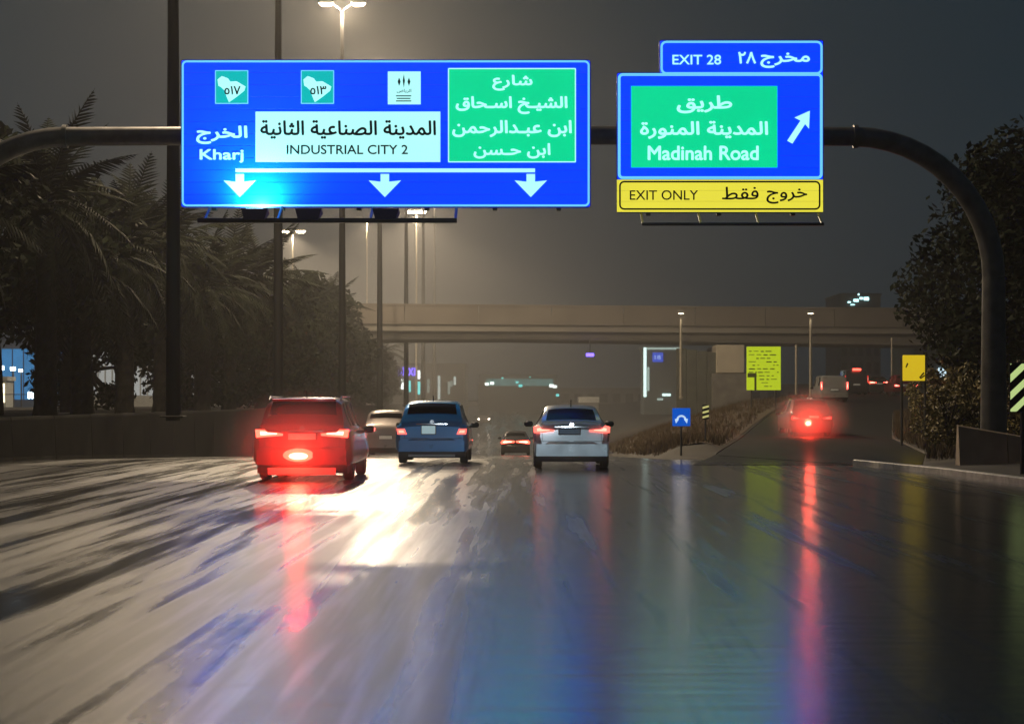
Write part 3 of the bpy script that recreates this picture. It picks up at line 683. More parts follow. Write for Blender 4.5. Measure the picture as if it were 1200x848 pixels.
    if fog:
        f = MB().prism([(fog[0]+fog[2]*math.cos(a_*PI/9)*(1 if a_ % 18 else .9), fog[1]+fog[3]*math.sin(a_*PI/9)) for a_ in range(18)], -.12, -.05).build('fog_lamp', emit('fog_lamp_'+name, (1,.14,.08), fog[4]*.16), t)
        MB().prism([(fog[0]+fog[2]*.62*math.cos(a_*PI/8), fog[1]-fog[3]*.15+fog[3]*.5*math.sin(a_*PI/8)) for a_ in range(16)], -.128, -.11).build('bulb', emit('fog_core_'+name, (1,.5,.28), fog[4]*.35), f)
        lamp_light('fog_glow', (fog[0], -.45, fog[1]), fog[5], (1,.018,.008), t, .2)
    for y in wy:
        for s in (-1, 1):
            wh = thing('wheel', (s*(.80*sx), y, wr), None, None); del_ = [wh.__delitem__(k_) for k_ in list(wh.keys())]
            wh.parent = t
            pr = [(-.10,wr*.62),(-.10,wr*.92),(-.07,wr),(.07,wr),(.10,wr*.92),(.10,wr*.62)]
            N = 20; g = MB()
            for i in range(N):
                a = 2*PI*i/N; g.v += [(x, r*math.cos(a), r*math.sin(a)) for x, r in pr]
            for i in range(N):
                for k_ in range(6): g.f.append((i*6+k_, i*6+(k_+1)%6, ((i+1)%N)*6+(k_+1)%6, ((i+1)%N)*6+k_))
            g.build('tyre', RUB, wh, smooth=True)
            g = MB().tube([(-.08,0,0),(.07,0,0)], wr*.64, 16)
            for i in range(5):
                a = 2*PI*i/5; d = Vector((0, math.cos(a), math.sin(a))); q = Vector((0, -math.sin(a), math.cos(a)))*.03
                g.add([(s*.095,0,0)+0*d if False else Vector((s*.075,0,0))+q, Vector((s*.075,0,0))-q, Vector((s*.09,0,0))+d*wr*.6-q, Vector((s*.09,0,0))+d*wr*.6+q], [(0,1,2,3)])
            g.build('rim', RIM, wh)
    return t

REDP = paint('deep_red_car_paint', (.16,.006,.006)); BLUEP = paint('blue_car_paint', (.02,.26,.62)); WHP = paint('pale_car_paint', (.68,.78,.82)); GREYP = paint('grey_car_paint', (.22,.19,.18)); DARKP = paint('dark_car_paint', (.04,.035,.035))
def cpos(px_, Y, z=None): return (zx(px_, Y), Y, mz(Y) if z is None else z)
car('parked_suv' if False else 'red_suv', 'suv', cpos(354, 40), 'red suv with glowing rear fog lamp, nearest car on the left', 'car', REDP, W=1.93, H=1.64,
    lamps='hot', lampdef=[(.36,.97),(.86,.93),(.88,1.10),(.70,1.10),(.66,1.05),(.36,1.02)], plate=(0,.88,.27,.06), detail=True, spoiler=True, lamp_s=7,
    fog=(-.06,.52,.30,.13,22,170), skid=(.66,.13,.27,emit('pinkish_skid_plate',(.9,.25,.2),.0,base=(.75,.55,.52))))  # skid plate has a plain pinkish base colour
car('white_sedan', 'sedan', cpos(670, 47.5), 'pale white sedan with dark rear window, middle of the road', 'car', WHP, W=1.82, lamps='warm', lamp_s=2.6,
    lampdef=[(.42,.86),(.72,.83),(.90,.83),(.91,.97),(.80,1.0),(.70,.92),(.42,.90)], plate=(-.05,.86,.24,.06), plate_mat=mat('bluish_plate', (.35,.55,.8), .35), detail=True)
car('blue_hatchback', 'suv', cpos(506, 51), 'blue crossover with white number plate beside the red suv', 'car', BLUEP, W=1.80, H=1.58, lamps='warm', lamp_s=2.2,
    lampdef=[(.64,.84),(.88,.84),(.90,1.0),(.70,1.0)], plate=(-.08,.86,.17,.10), plate_mat=emit('glowing_plate', (.6,.85,.9), .45, base=(.6,.65,.65)), detail=True, skid=(.58,.19,.25,mat('silver_trim', (.5,.5,.46), .4, .3)))  # number plate itself emits, in place of its lamp's light
car('grey_suv', 'suv', cpos(452, 82), 'grey suv with dim red tail lamps, half hidden behind the blue crossover', 'car', GREYP, W=1.92, H=1.88, lamps='warm', lamp_s=6,
    lampdef=[(.42,1.0),(.76,1.0),(.76,1.16),(.42,1.12)], detail=False)
car('low_saloon', 'sedan', cpos(604, 124), 'small far red lit sedan between the blue and the white car', 'car', DARKP, lamps='hot', lamp_s=7, detail=False,
    lampdef=[(.05,.80),(.86,.70),(.90,.80),(.80,.92),(.05,.88)], plate_mat=emit('far_glowing_plate', (1,.75,.65), 1.5), plate=(0,.42,.30,.09))  # far plate glows by itself, no plate lamp is built
car('dark_hatchback', 'suv', (zx(951,84), 84, ramp(84)[2]), 'dark car with one glaring red fog lamp at the foot of the ramp', 'car', DARKP, W=1.8, H=1.55, lamps='dim', lamp_s=1.2, detail=False,
    fog=(-.15,.56,.16,.16,40,230), plate=(.1,.8,.2,.05))
car('silver_estate', 'van', (zx(978,133), 133, ramp(133)[2]), 'silver people carrier with tall upright tail lamps, first on the upper ramp', 'car', paint('silver_paint',(.35,.34,.32)), W=1.86, H=1.75, lamps='warm', lamp_s=4, detail=False)
car('dark_sedan', 'sedan', (zx(1031,171), 171, ramp(171)[2]), 'dark sedan with a row of lit tail lamps left of the yellow sign', 'car', DARKP, W=1.85, lamps='hot', lamp_s=6, detail=False, lampdef=[(.30,.86),(.88,.82),(.90,.98),(.70,.98),(.30,.93)])
car('red_hatchback', 'suv', (zx(1062,150), 150, ramp(150)[2]), 'small red car below the yellow sign on the ramp', 'car', REDP, W=1.85, H=1.6, lamps='warm', lamp_s=4, detail=False)
car('dark_van', 'van', (zx(1004,158), 158, ramp(158)[2]), 'dark tall van with a single high red brake light', 'van', DARKP, W=1.9, lamps='dim', lamp_s=.8, detail=False, high=(.32,1.88,2.05,-.03))
# oncoming car under the bridge (headlights lit)
oc = car('oncoming_car', 'sedan', (zx(568,255), 255, mz(255)+.6), 'oncoming car with a bright headlight far under the bridge', 'car', GREYP, detail=False, lamps='dim', lamp_s=.8, rz=PI)
for s in (-.62, .62): MB().bbox(s-.1, s+.1, 4.74, 4.80, .62, .76, .03).build('lit_headlight', emit('headlight_beam', (1,.85,.7), 14), oc)
# lorry
lo = thing('box_truck', (zx(690,250), 250, mz(250)), 'far box truck with a pale top band behind the white sedan', 'truck')
MB().bbox(-1.25,1.25,0,6.5,1.0,4.15,.05).build('cargo_box', mat('truck_grey', (.16,.15,.14), .6, var=.2, scale=1), lo)
MB().bbox(-1.27,1.27,-.03,.02,3.45,4.10,.02).build('pale_band', mat('truck_pale', (.75,.75,.7), .5), lo)
MB().bbox(-1.15,1.15,6.7,8.5,.6,2.9,.2).build('cab', mat('truck_grey2', (.3,.3,.3), .5), lo)
for s in (-1,1):
    MB().tube([(s*.8,1.2,.5),(s*1.2,1.2,.5)], .5, 14).build('wheel', RUB, lo); MB().tube([(s*.8,7.4,.5),(s*1.2,7.4,.5)], .5, 14).build('wheel', RUB, lo)

# ------------------------------------------------------------------ small signs
def roadsign(name, px0, px1, py0, py1, Y, base, face, label, cat='road sign', posts=(0,), depth=.05, edge=BLK, group=None, pr=.045):
    x0, x1, z0, z1 = zx(px0,Y), zx(px1,Y), zz(py1,Y), zz(py0,Y); cx = (x0+x1)/2
    t = thing(name, (cx, Y, base), label, cat, group)
    MB().bbox(x0-cx, x1-cx, 0, depth, z0-base, z1-base, .01).build('panel', face, t)
    for p in posts: MB().tube([(p, depth+.06, -.1), (p, depth+.06, z1-base-.1)], pr, 8).build('post', STEELD if pr > .03 else STEEL, t)
    return t, cx, base
LIME = emit('glow_lime_sheeting', (.50,.66,.015), .7, base=(.4,.5,.02), var=.1)  # boards glow on their own, standing for retroreflected light
AMB = emit('glow_amber_sheeting', (.70,.50,.015), .85, base=(.5,.35,.02), var=.1)
t, cx, bz = roadsign('lime_notice_sign', 875, 915, 406, 457, 118, 1.0, LIME, 'lime yellow notice board full of small lines, in front of the bridge', posts=(-.7,.7))
random.seed(3)
for r in range(11):
    x = 877.5; y = 411 + r*4.1
    while x < 911:
        wd = random.uniform(2, 8)
        if random.random() < .78 and not (r > 7 and x < 887):
            a, b_ = zx(x,118)-cx, zx(min(x+wd,912.5),118)-cx
            MB().box(a, b_, -.006, -.001, zz(y+random.uniform(.7,1.3),118)-bz, zz(y,118)-bz).build('text_line', mat('dark_olive_print', (.12,.16,.01), .6), t)
        x += wd + random.uniform(1, 3)
MB().box(zx(876,118)-cx, zx(886,118)-cx, -.008, -.002, zz(442,118)-bz, zz(437,118)-bz).build('dark_patch', mat('dark_olive_print', (.12,.16,.01), .6), t)
MB().box(zx(884,118)-cx, zx(886.5,118)-cx, -.009, -.003, zz(457,118)-bz, zz(437,118)-bz).build('dark_patch', mat('dark_olive_print', (.12,.16,.01), .6), t)
t, cx, bz = roadsign('amber_sign', 1058, 1084, 416, 446, 70, .1, AMB, 'small amber yellow sign with dark marks beside the right tree', posts=(-.4,.4))
for a, b_ in (((1063,425),(1061,431)),((1082,436),(1077,443)),((1083,439),(1078,444))):
    MB().prism([(zx(a[0],70)-cx,zz(a[1],70)-bz),(zx(a[0]+1.6,70)-cx,zz(a[1]+1,70)-bz),(zx(b_[0]+1,70)-cx,zz(b_[1],70)-bz),(zx(b_[0],70)-cx,zz(b_[1]-1,70)-bz)], -.008, -.001).build('mark', mat('brown_print', (.08,.05,.01), .6), t)
t, cx, bz = roadsign('lane_split_sign', 788, 809, 478, 499, 62, -.05, emit('glow_small_blue', (0,.10,.62), .8, base=(0,.05,.3)), 'small square blue sign with a white arched arrow, low in the gore', posts=(0,), pr=.03)  # emission on face and arrow replaces light returned by the sheeting
def arc(cx_, cy, r, w_, a0, a1, n=10):
    o = [(cx_+r*math.cos(a), cy+r*math.sin(a)) for a in [a0+(a1-a0)*i/n for i in range(n+1)]]
    i_ = [(cx_+(r-w_)*math.cos(a), cy+(r-w_)*math.sin(a)) for a in [a0+(a1-a0)*i/n for i in range(n+1)]]
    return o + i_[::-1]
pm = FX/62
MB().prism([(x, z) for x, z in arc(0, zz(492,62)-bz, 6/pm, 2.2/pm, .1, PI-.1)], -.008, -.001).build('arrow', emit('small_white', (.55,.75,.95), .9), t)
for s in (-1,1): MB().prism([(s*7.8/pm,zz(490.5,62)-bz),(s*2.8/pm,zz(491,62)-bz),(s*6.4/pm,zz(496,62)-bz)][::s], -.008, -.001).build('arrow_head', MATS['small_white'], t)
# chevron delineator in the gore
t, cx, bz = roadsign('delineator', 823, 831, 474, 491, 66, zz(512,66), BLK, 'slim striped delineator post standing on the gore', cat='marker post', posts=(0,), pr=.025)
YC = emit('glow_yellow_stripe', (.75,.70,.25), .6)  # stripes emit instead of throwing headlamp light back
for i in range(3):
    y = 474.5+i*5.6
    MB().prism([(zx(823.3,66)-cx,zz(y+4.5,66)-bz),(zx(823.3,66)-cx,zz(y+2,66)-bz),(zx(830.7,66)-cx,zz(y,66)-bz),(zx(830.7,66)-cx,zz(y+2.5,66)-bz)][::-1], -.008, -.001).build('stripe', YC, t)
# chevron board at the right edge
YCB = 41.0; pmc = FX/YCB
t, cx, bz = roadsign('chevron_board', 1183, 1217, 425, 483, YCB, .1, BLK, 'black and lime striped hazard board at the right edge of the picture', posts=(0,), pr=.055, depth=.03)
LIMEW = emit('glow_lime_stripe', (.62,.80,.30), .75)  # board stripes given their own glow for retroreflection
def clip_stripe(c0, wd):
    # stripe rising to the right inside board pixels 1183..1217 x 425..483
    pts = []
    for x in [1184+i*1.65 for i in range(21)]: pts.append((x, c0-(x-1184)*.95))
    lo_ = [(x, min(482, max(426, y))) for x, y in pts]; up_ = [(x, min(482, max(426, y+wd))) for x, y in pts]
    return lo_, up_
for c0 in (418, 438.5, 459, 479.5, 500):
    lo_, up_ = clip_stripe(c0, 9.5)
    b = MB(); vs = []
    for (xa, ya), (xb, yb) in zip(lo_, up_):
        vs += [(zx(xa,YCB)-cx, -.004, zz(ya,YCB)-bz), (zx(xb,YCB)-cx, -.004, zz(yb,YCB)-bz)]
    fs = [(2*i, 2*i+1, 2*i+3, 2*i+2) for i in range(20) if abs(vs[2*i][2]-vs[2*i+1][2])+abs(vs[2*i+2][2]-vs[2*i+3][2]) > 1e-4]
    if fs: b.add(vs, fs).build('stripe', LIMEW, t)
# right concrete end wall
bw = thing('barrier_wall', (zx(1122,47), 47, 0), 'light brown concrete barrier sloping down at the right road edge', 'barrier')
CB = mat('barrier_concrete', (.36,.27,.18), .6, var=.25, scale=1.4, bump=.25)
prev = None
segs = [(0,1.02),(1.0,.84),(2.0,.64),(3.0,.50),(4.0,.46),(5.0,.46),(6.0,.46)]
for (a, ha), (b_, hb) in zip(segs, segs[1:]):
    vs = []
    for x, h in ((a+.01,ha),(b_-.01,hb)):
        y = -.55*x
        vs += [(x,y-.22,0.0),(x,y-.20,.12),(x,y-.05,h-.03),(x,y,h),(x,y+.12,h),(x,y+.3,0.0)]
    MB().add(vs, [(0,6,7,1),(1,7,8,2),(2,8,9,3),(3,9,10,4),(4,10,11,5),(0,1,2,3,4,5),(11,10,9,8,7,6)]).build('wall_section', CB, bw)

# ------------------------------------------------------------------ far lights and buildings
def building(name, px0, px1, ytop, Y, label, m, depth=14, base=0.0, rows=0, cols=0, win=None, cat='building', frac=1.0, seed=1, wy=(.15,.9)):
    x0, x1 = zx(px0,Y), zx(px1,Y); cx = (x0+x1)/2; hw = (x1-x0)/2; H = zz(ytop,Y)-base
    t = thing(name, (cx, Y, base), label, cat)
    MB().box(-hw, hw, 0, depth, -1, H).build('wall', m, t)
    MB().box(-hw-.15, hw+.15, -.15, depth+.15, H, H+.3).build('roof', m, t)
    r_ = random.Random(seed)
    for r in range(rows):
        for c in range(cols):
            if r_.random() > frac: continue
            a = -hw+(c+.2)*2*hw/cols; b_ = -hw+(c+.8)*2*hw/cols
            za = H*(wy[0]+(wy[1]-wy[0])*(r+.15)/rows); zb_ = H*(wy[0]+(wy[1]-wy[0])*(r+.8)/rows)
            MB().box(a, b_, -.05, .05, za, zb_).build('window', win if r_.random() < .8 else GLASS, t)
    return t, cx, hw, H
FAC = mat('facade_grey', (.22,.21,.20), .7, var=.2, scale=.3); FACD = mat('facade_dark', (.07,.075,.08), .6, var=.2, scale=.3)
TEALW = emit('teal_lit_window', (.10,.62,.60), 2.2); WHW = emit('white_lit_window', (.8,.9,.85), 3.0); PALEW = emit('pale_glow_panel', (.34,.36,.36), .75, var=.3)
BLUEW = emit('blue_lit_glazing', (.04,.19,.42), .85, var=.5); NEON = emit('violet_neon', (.16,.10,1.0), 4.0)
# left: glowing panels stand in for the lit background between the trunks
YL = 150
t, cx, hw, H = building('pale_backdrop', 82, 330, 395, YL, 'pale glowing panels standing for the lit background between the palm trunks', mat('cream_wall',(.4,.4,.38),.7,var=.1), depth=12, base=1.0)
for i in range(30):
    a = -hw+i*2*hw/30
    MB().box(a+.06, a+2*hw/30-.06, -.06, .04, .9, H-.5).build('pane', PALEW, t)  # added glow for pale lit haze and wall, no real glazing
t, cx, hw, H = building('blue_lit_shop', -260, 80, 396, YL, 'low shopfront glowing blue behind the leftmost palm', mat('blue_grey_wall',(.1,.13,.2),.7,var=.1), depth=12, base=1.0)
for i in range(26):
    a = -hw+i*2*hw/26
    MB().box(a+.05, a+2*hw/26-.05, -.06, .04, .6, H-.8).build('pane', BLUEW, t)
WDOT = emit('white_spotlight', (.75,.95,1.0), 6)
sp2 = thing('string_lights', (zx(50,140), 140, 1.0), 'row of small white lights behind the leftmost trunks', 'lights')
MB().tube([(zx(0,140)-zx(50,140),.1,zz(462,140)-1.0),(zx(100,140)-zx(50,140),.1,zz(462,140)-1.0)], .03, 6).build('cable', STEELD, sp2)
for px_ in (34,38,43,47,51,55,60,87,92): MB().bbox(zx(px_-1.1,140)-zx(50,140), zx(px_+1.1,140)-zx(50,140), -.1, .1, zz(466+random.uniform(-1,1),140)-1, zz(459,140)-1, .03).build('bulb', WDOT, sp2)
for i, (px_, py_, r, lab) in enumerate(((1,431,.20,'upper white floodlight at the left picture edge'),(15,432,.17,'second white floodlight from the left edge'),(24,434,.13,'third white floodlight from the left edge'),(8,445,.14,'small floodlight under the row of three'))):
    t = thing('floodlight', (zx(px_,145), 145, zz(py_,145)), lab, 'light', 'white floodlights on the blue shop')
    MB().bbox(-r, r, -.1, .15, -r*.8, r*.8, .03).build('lens', WDOT, t); MB().tube([(0,.2,0),(0,.3,1.0-zz(py_,145))], .05, 6).build('post', STEELD, t)
t, cx, hw, H = building('kiosk', -4, 7, 446, 143, 'small warm lit kiosk at the left picture edge', mat('kiosk_wall',(.4,.4,.36),.6), depth=2, base=1.0)
MB().box(-hw*.7, hw*.7, -.05, .05, .4, H-.2).build('window', emit('warm_window', (1,.85,.55), 3), t)
# centre left, beyond the bridge
YF = 300
t, cx, hw, H = building('shop_row', 452, 545, 428, YF, 'far shop row with blue neon letters and upright white and teal light bars', FACD, depth=15, base=-.2)
for px_, y0, y1, m in ((471.5,444,456,WHW),(480,446,459,TEALW),(491,434,444,WHW),(491,447,462,TEALW),(502,444,460,emit('dim_bar',(.4,.5,.45),.5)),(514.5,440,468,emit('grey_bar',(.6,.7,.65),.9)),(526,447,462,MATS['dim_bar']),(533,441,451,MATS['grey_bar']),(529,446,453,MATS['dim_bar'])):
    MB().bbox(zx(px_-1.4,YF)-cx, zx(px_+1.4,YF)-cx, -.3, -.05, zz(y1,YF)+.2, zz(y0,YF)+.2, .05).build('light_bar', m, t)
def stroke(pts, t, cx, Y, bz_, m, r=.09, y=-.3):
    MB().tube([(zx(a,Y)-cx, y, zz(b,Y)-bz_) for a, b in pts], r, 6).build('neon_stroke', m, t)
for pts in ([(458,432),(464,432),(464,436),(458,436)],[(467,440),(467,434),(471,437),(467,440)],[(473,430),(473,440),(476,440)],[(479,431),(484,440)],[(484,431),(479,440)],[(486,431),(486,440)]):
    stroke(pts, t, cx, YF, -.2, NEON)
YP = 320
t, cx, hw, H = building('fuel_station', 562, 652, 441, YP, 'far low building with a teal lit canopy band under the bridge', FACD, depth=15, base=-.2)
MB().box(zx(570,YP)-cx, zx(648,YP)-cx, -3, -.2, zz(452,YP)+.2, zz(444,YP)+.2).build('canopy', emit('teal_canopy', (.06,.22,.22), .7, var=.5), t)
for px_, py_, r in ((571,450,.3),(577,449,.3),(606,448,.2),(610,452,.28),(646,452,.35),(650,453,.3),(653,463,.25),(621,442,.12),(589,443,.15)):
    MB().bbox(zx(px_,YP)-cx-r, zx(px_,YP)-cx+r, -3.3, -3.05, zz(py_,YP)+.2-r*.7, zz(py_,YP)+.2+r*.7, .05).build('spotlight', TEALW if r < .3 else WHW, t)
# violet light hung under the bridge deck
t = thing('clearance_light', (zx(691,170), 169.0, zz(416,170)), 'small violet blue light hanging below the bridge deck', 'light')
MB().bbox(-.33,.33,-.1,.1,-.14,.14,.04).build('lens', NEON, t); MB().tube([(0,0,.1),(0,0,6.4-zz(416,170)+.3)], .03, 6).build('rod', STEELD, t)
# building with bright outline
YQ = 235
t, cx, hw, H = building('outlined_pavilion', 755, 797, 409, YQ, 'dark pavilion outlined in white light with a small blue sign', mat('slate_panel', (.10,.13,.14), .5, var=.1), depth=8, base=zz(467,YQ)-.8)
bz = zz(467,YQ)-.8; WL = emit('white_tube', (.62,.85,.8), 2.2); WL2 = emit('white_tube_soft', (.45,.6,.55), .9)
MB().bbox(zx(754,YQ)-cx, zx(757.5,YQ)-cx, -.2, -.02, zz(465,YQ)-bz, zz(407,YQ)-bz, .04).build('light_strip', WL, t)
MB().bbox(zx(757.6,YQ)-cx, zx(798,YQ)-cx, -.2, -.02, zz(409.5,YQ)-bz, zz(407,YQ)-bz, .04).build('light_strip', WL2, t)
MB().bbox(zx(758.5,YQ)-cx, zx(761,YQ)-cx, -.15, -.02, zz(458,YQ)-bz, zz(430,YQ)-bz, .04).build('light_strip', WL2, t)
MB().bbox(zx(776,YQ)-cx, zx(786,YQ)-cx, -.2, -.02, zz(464,YQ)-bz, zz(461,YQ)-bz, .04).build('light_strip', WL, t)
MB().bbox(zx(770,YQ)-cx, zx(777,YQ)-cx, -.2, -.02, zz(469,YQ)-bz, zz(466.5,YQ)-bz, .04).build('light_strip', WL2, t)
MB().bbox(zx(764.5,YQ)-cx, zx(777,YQ)-cx, -.3, -.02, zz(424,YQ)-bz, zz(413,YQ)-bz, .04).build('blue_sign', emit('blue_board', (.03,.10,.75), .9), t)
lettering('18', zx(767,YQ)-cx, zx(774,YQ)-cx, zz(421,YQ)-bz, zz(416,YQ)-bz, -.31, emit('pale_blue_glyph', (.35,.5,1), 1.2), t, .03)
# tower with bright top lights right of the exit sign
t, cx, hw, H = building('dark_tower', 985, 1032, 346, 300, 'dark office block with a bright cluster of white lights on its top', FACD, depth=15, base=0, rows=5, cols=5, win=mat('unlit_glass',(.02,.025,.03),.15), frac=1)
for px_, py_, w_, h_ in ((995,354,4,1.6),(1003,352,6,3.2),(1009,349.5,4,2.5),(1015,350,6,4),(1006,345,2,2),(999,357,5,1.2)):
    MB().bbox(zx(px_-w_/2,300)-cx, zx(px_+w_/2,300)-cx, -.25, -.06, zz(py_+h_/2,300), zz(py_-h_/2,300), .05).build('light_panel', emit('cyan_flood', (.5,.95,.95), 3.5), t)
t, cx, hw, H = building('right_shop', 1072, 1176, 398, 190, 'dim teal lit shop building behind the amber sign', mat('teal_grey_wall', (.09,.12,.12), .7, var=.25, scale=.3), depth=12, base=1.8)
for k_, (x0, x1, y0, y1) in enumerate(((1099,1109,431,442),)):
    MB().bbox(zx(x0,190)-cx, zx(x1,190)-cx, -.3, -.05, zz(y1,190)-1.8, zz(y0,190)-1.8, .04).build('lit_sign', emit('white_box_sign', (.55,.75,.85), 1.6), t)
MB().prism([(zx(1100.5,190)-cx,zz(434,190)-1.8),(zx(1105,190)-cx,zz(436,190)-1.8),(zx(1103,190)-cx,zz(440,230)-1.8)], -.36, -.32).build('sign_mark', FACD, t)
MB().bbox(zx(1148.5,190)-cx, zx(1151,190)-cx, -.3, -.05, zz(420,190)-1.8, zz(406,190)-1.8, .03).build('light_strip', WHW, t)
MB().bbox(zx(1151.1,190)-cx, zx(1156,190)-cx, -.3, -.05, zz(408.5,190)-1.8, zz(406,190)-1.8, .03).build('light_strip', WHW, t)
for y in (412,417,421): MB().bbox(zx(1133,190)-cx, zx(1134.6,190)-cx, -.3, -.05, zz(y+1.4,190)-1.8, zz(y,190)-1.8, .02).build('bulb', WHW, t)
# distant skyline masses so that the ground does not end bare
for i, (a, b_, tp, Y, lab) in enumerate(((560,640,452,430,'low far block behind the teal canopy'),(640,760,456,420,'long low far block under the middle of the bridge'),(-700,-20,430,380,'far long block left of the picture'),(800,990,452,330,'far low block behind the lime sign'),(1176,1500,420,260,'far low block right of the gantry post'))):
    building('far_building', a, b_, tp, Y, lab, FAC if i % 2 else FACD, depth=20, base=0, rows=1, cols=8, win=mat('unlit_glass',(.02,.025,.03),.15))

# ------------------------------------------------------------------ vegetation
NOSP = ('palm_frond','palm_bark','dark_leaf','tree_bark')
FROND = mat('palm_frond', (.013,.016,.009), .7, var=.35, scale=1.0); BARK = mat('palm_bark', (.02,.018,.015), .9, var=.4, scale=5, bump=.6)
LEAF = mat('dark_leaf', (.012,.016,.008), .7, var=.4, scale=.8); LEAFY = mat('dry_leaf', (.15,.12,.035), .6, var=.4, scale=1.2)
BARK2 = mat('tree_bark', (.04,.03,.022), .85, var=.3, scale=5, bump=.5)
for q_ in NOSP: MATS[q_].node_tree.nodes['Principled BSDF'].inputs['Specular IOR Level'].default_value = .05
def frond_mesh(L, droop, seed, n=26):
    r_ = random.Random(seed); b = MB(); pts = []
    for i in range(n+1):
        t = i/n; pts.append(Vector((L*(t-.12*droop*t*t), 0, L*(.18*t-droop*t*t*.62))))
    b.tube([pts[i] for i in range(0, n+1, 3)] + [pts[-1]], [.045*(1-.85*i/9) for i in range(len(range(0, n+1, 3))+1)], 4, False)
    for i in range(3, n+1):
        t = i/n; ll = L*.20*math.sin(PI*min(1, t*.9+.12))**.7*r_.uniform(.85,1.15); d = (pts[i]-pts[i-1]).normalized()
        for s in (-1, 1):
            tip = pts[i]+Vector((d.x*.55*ll, s*ll*.8, d.z*.55*ll-ll*r_.uniform(.15,.5)))
            wv = d*.05
            b.add([pts[i]-wv, pts[i]+wv, pts[i].lerp(tip,.55)+wv*.8+Vector((0,0,.02)), tip], [(0,1,2,3)])
    return b.mesh('frond', FROND)
FR = [frond_mesh(3.5, dr, i) for i, dr in enumerate((.35,.6,.9,1.2,1.5))]
def trunk_mesh(H, r):
    b = MB(); N = 12; rings = 26
    for i in range(rings+1):
        t = i/rings; rr = r*(1.25-.35*t+.10*(i % 2)) if i > 0 else r*1.5
        for k_ in range(N):
            a = 2*PI*k_/N+(.26 if i % 2 else 0); b.v.append((rr*math.cos(a)+.05*math.sin(3*t), rr*math.sin(a), H*t-.1))
    b.f = [(i*N+k_, i*N+(k_+1)%N, (i+1)*N+(k_+1)%N, (i+1)*N+k_) for i in range(rings) for k_ in range(N)]
    return b.mesh('trunk', BARK)
TR = [trunk_mesh(5.2, .30), trunk_mesh(6.0, .27), trunk_mesh(6.8, .29)]
def palm(x, y, z, ti, label, nf, seed, joined=False, sc_=1.0):
    r_ = random.Random(seed); t = thing('palm_tree', (x, y, z), label, 'palm tree', 'date palms in a row on the left', rz=r_.uniform(0,6))
    t.scale = (sc_,)*3
    link('trunk', TR[ti], t); H = (5.2,6.0,6.8)[ti]-.1
    big = MB()
    for i in range(nf):
        u = i/(nf-1); el = math.radians(82-150*u**.9)+r_.uniform(-.12,.12); az = i*2.399963+r_.uniform(-.2,.2)
        k_ = min(4, int(u*3.2+r_.random()*1.6)); s = r_.uniform(.85,1.12)
        M = Matrix.Translation((.05,0,H+.25*(1-u)-.3*u)) @ Matrix.Rotation(az,4,'Z') @ Matrix.Rotation(-el*.85,4,'Y') @ Matrix.Rotation(r_.uniform(-.4,.4),4,'X') @ Matrix.Scale(s,4)
        if joined:
            me = FR[k_]; big.add([M @ v.co for v in me.vertices], [tuple(p.vertices) for p in me.polygons])
        else:
            o = link('frond', FR[k_], t); o.matrix_basis = M
    if joined: o = big.build('frond_crown', FROND, t); o['kind'] = 'stuff'
    return t
plab = ['leftmost palm, its fronds hanging over the gantry corner', 'palm right of the leftmost one, trunk at the left edge', 'palm with thick dark trunk beside the blue lit shop', 'palm with trunk left of the first pale gap',
 'palm between the two wide pale gaps', 'palm under the left end of the wide blue sign', 'palm right of the sign end, before the narrow gaps', 'palm below the first route shield', 'palm below the second lamp post',
 'palm behind the red suv, left side', 'palm right above the red suv', 'palm at the right shoulder of the dark row', 'second last palm of the row before the haze', 'farthest palm, at the end of the row']
py_list = [(-15.2,47,1.0),(-16.4,56,1.0),(-15.6,66,1.02),(-15.7,72,1.05),(-15.6,79,1.05),(-15.8,88,1.05),(-15.5,97,1.1),(-15.7,107,1.12),(-15.4,118,1.1),(-15.7,130,1.1),(-15.5,144,1.1),(-15.6,160,1.08),(-15.0,180,1.0),(-14.7,205,.9)]
for i, (x, y, s) in enumerate(py_list):
    palm(x, y, 1.05, i % 3 if i else 0, plab[i], 46 if i < 6 else 44, 50+i, joined=i >= 6, sc_=s*(.93 if i == 0 else 1))

def leaf_cloud(b, c, R, n, size, r_, squash=.8):
    for _ in range(n):
        while True:
            p = Vector((r_.uniform(-1,1), r_.uniform(-1,1), r_.uniform(-1,1)))
            if .25 < p.length < 1: break
        p = Vector((p.x*R, p.y*R, p.z*R*squash))+c
        a = Vector((r_.uniform(-1,1), r_.uniform(-1,1), r_.uniform(-1,1))).normalized(); q = a.cross(Vector((r_.uniform(-1,1), r_.uniform(-1,1), r_.uniform(-1,1)))).normalized()
        s = size*r_.uniform(.6,1.3)
        b.add([p-a*s, p+q*s*.5, p+a*s, p-q*s*.5], [(0,1,2,3)])
def tree_meshes(seed, R, H, clumps, per, size, zlo, m):
    r_ = random.Random(seed); b = MB(); tk = MB(); ctr = []
    for i in range(clumps):
        th = r_.uniform(0, 2*PI); u = r_.uniform(0,1); zc = zlo+(H-zlo)*(u)
        prof = math.sin(PI*(.12+.8*u))**.6
        rr = R*prof*math.sqrt(r_.uniform(.15,1)); c = Vector((rr*math.cos(th), rr*math.sin(th), zc)); ctr.append(c)
        leaf_cloud(b, c, R*r_.uniform(.22,.36), per, size, r_)
    tk.tube([(0,0,-.1),(.05,0,H*.2),(-.05,.05,H*.38),(0,0,H*.6)], [R*.11,R*.085,R*.07,R*.03], 9)
    for c in ctr[::max(1,clumps//12)]:
        tk.tube([(0,0,H*.28),(c.x*.5,c.y*.5,H*.28+(c.z-H*.28)*.6),tuple(c)], [R*.045,R*.03,R*.01], 5, False)
    return b.mesh('crown', m), tk.mesh('trunk', BARK2, True)
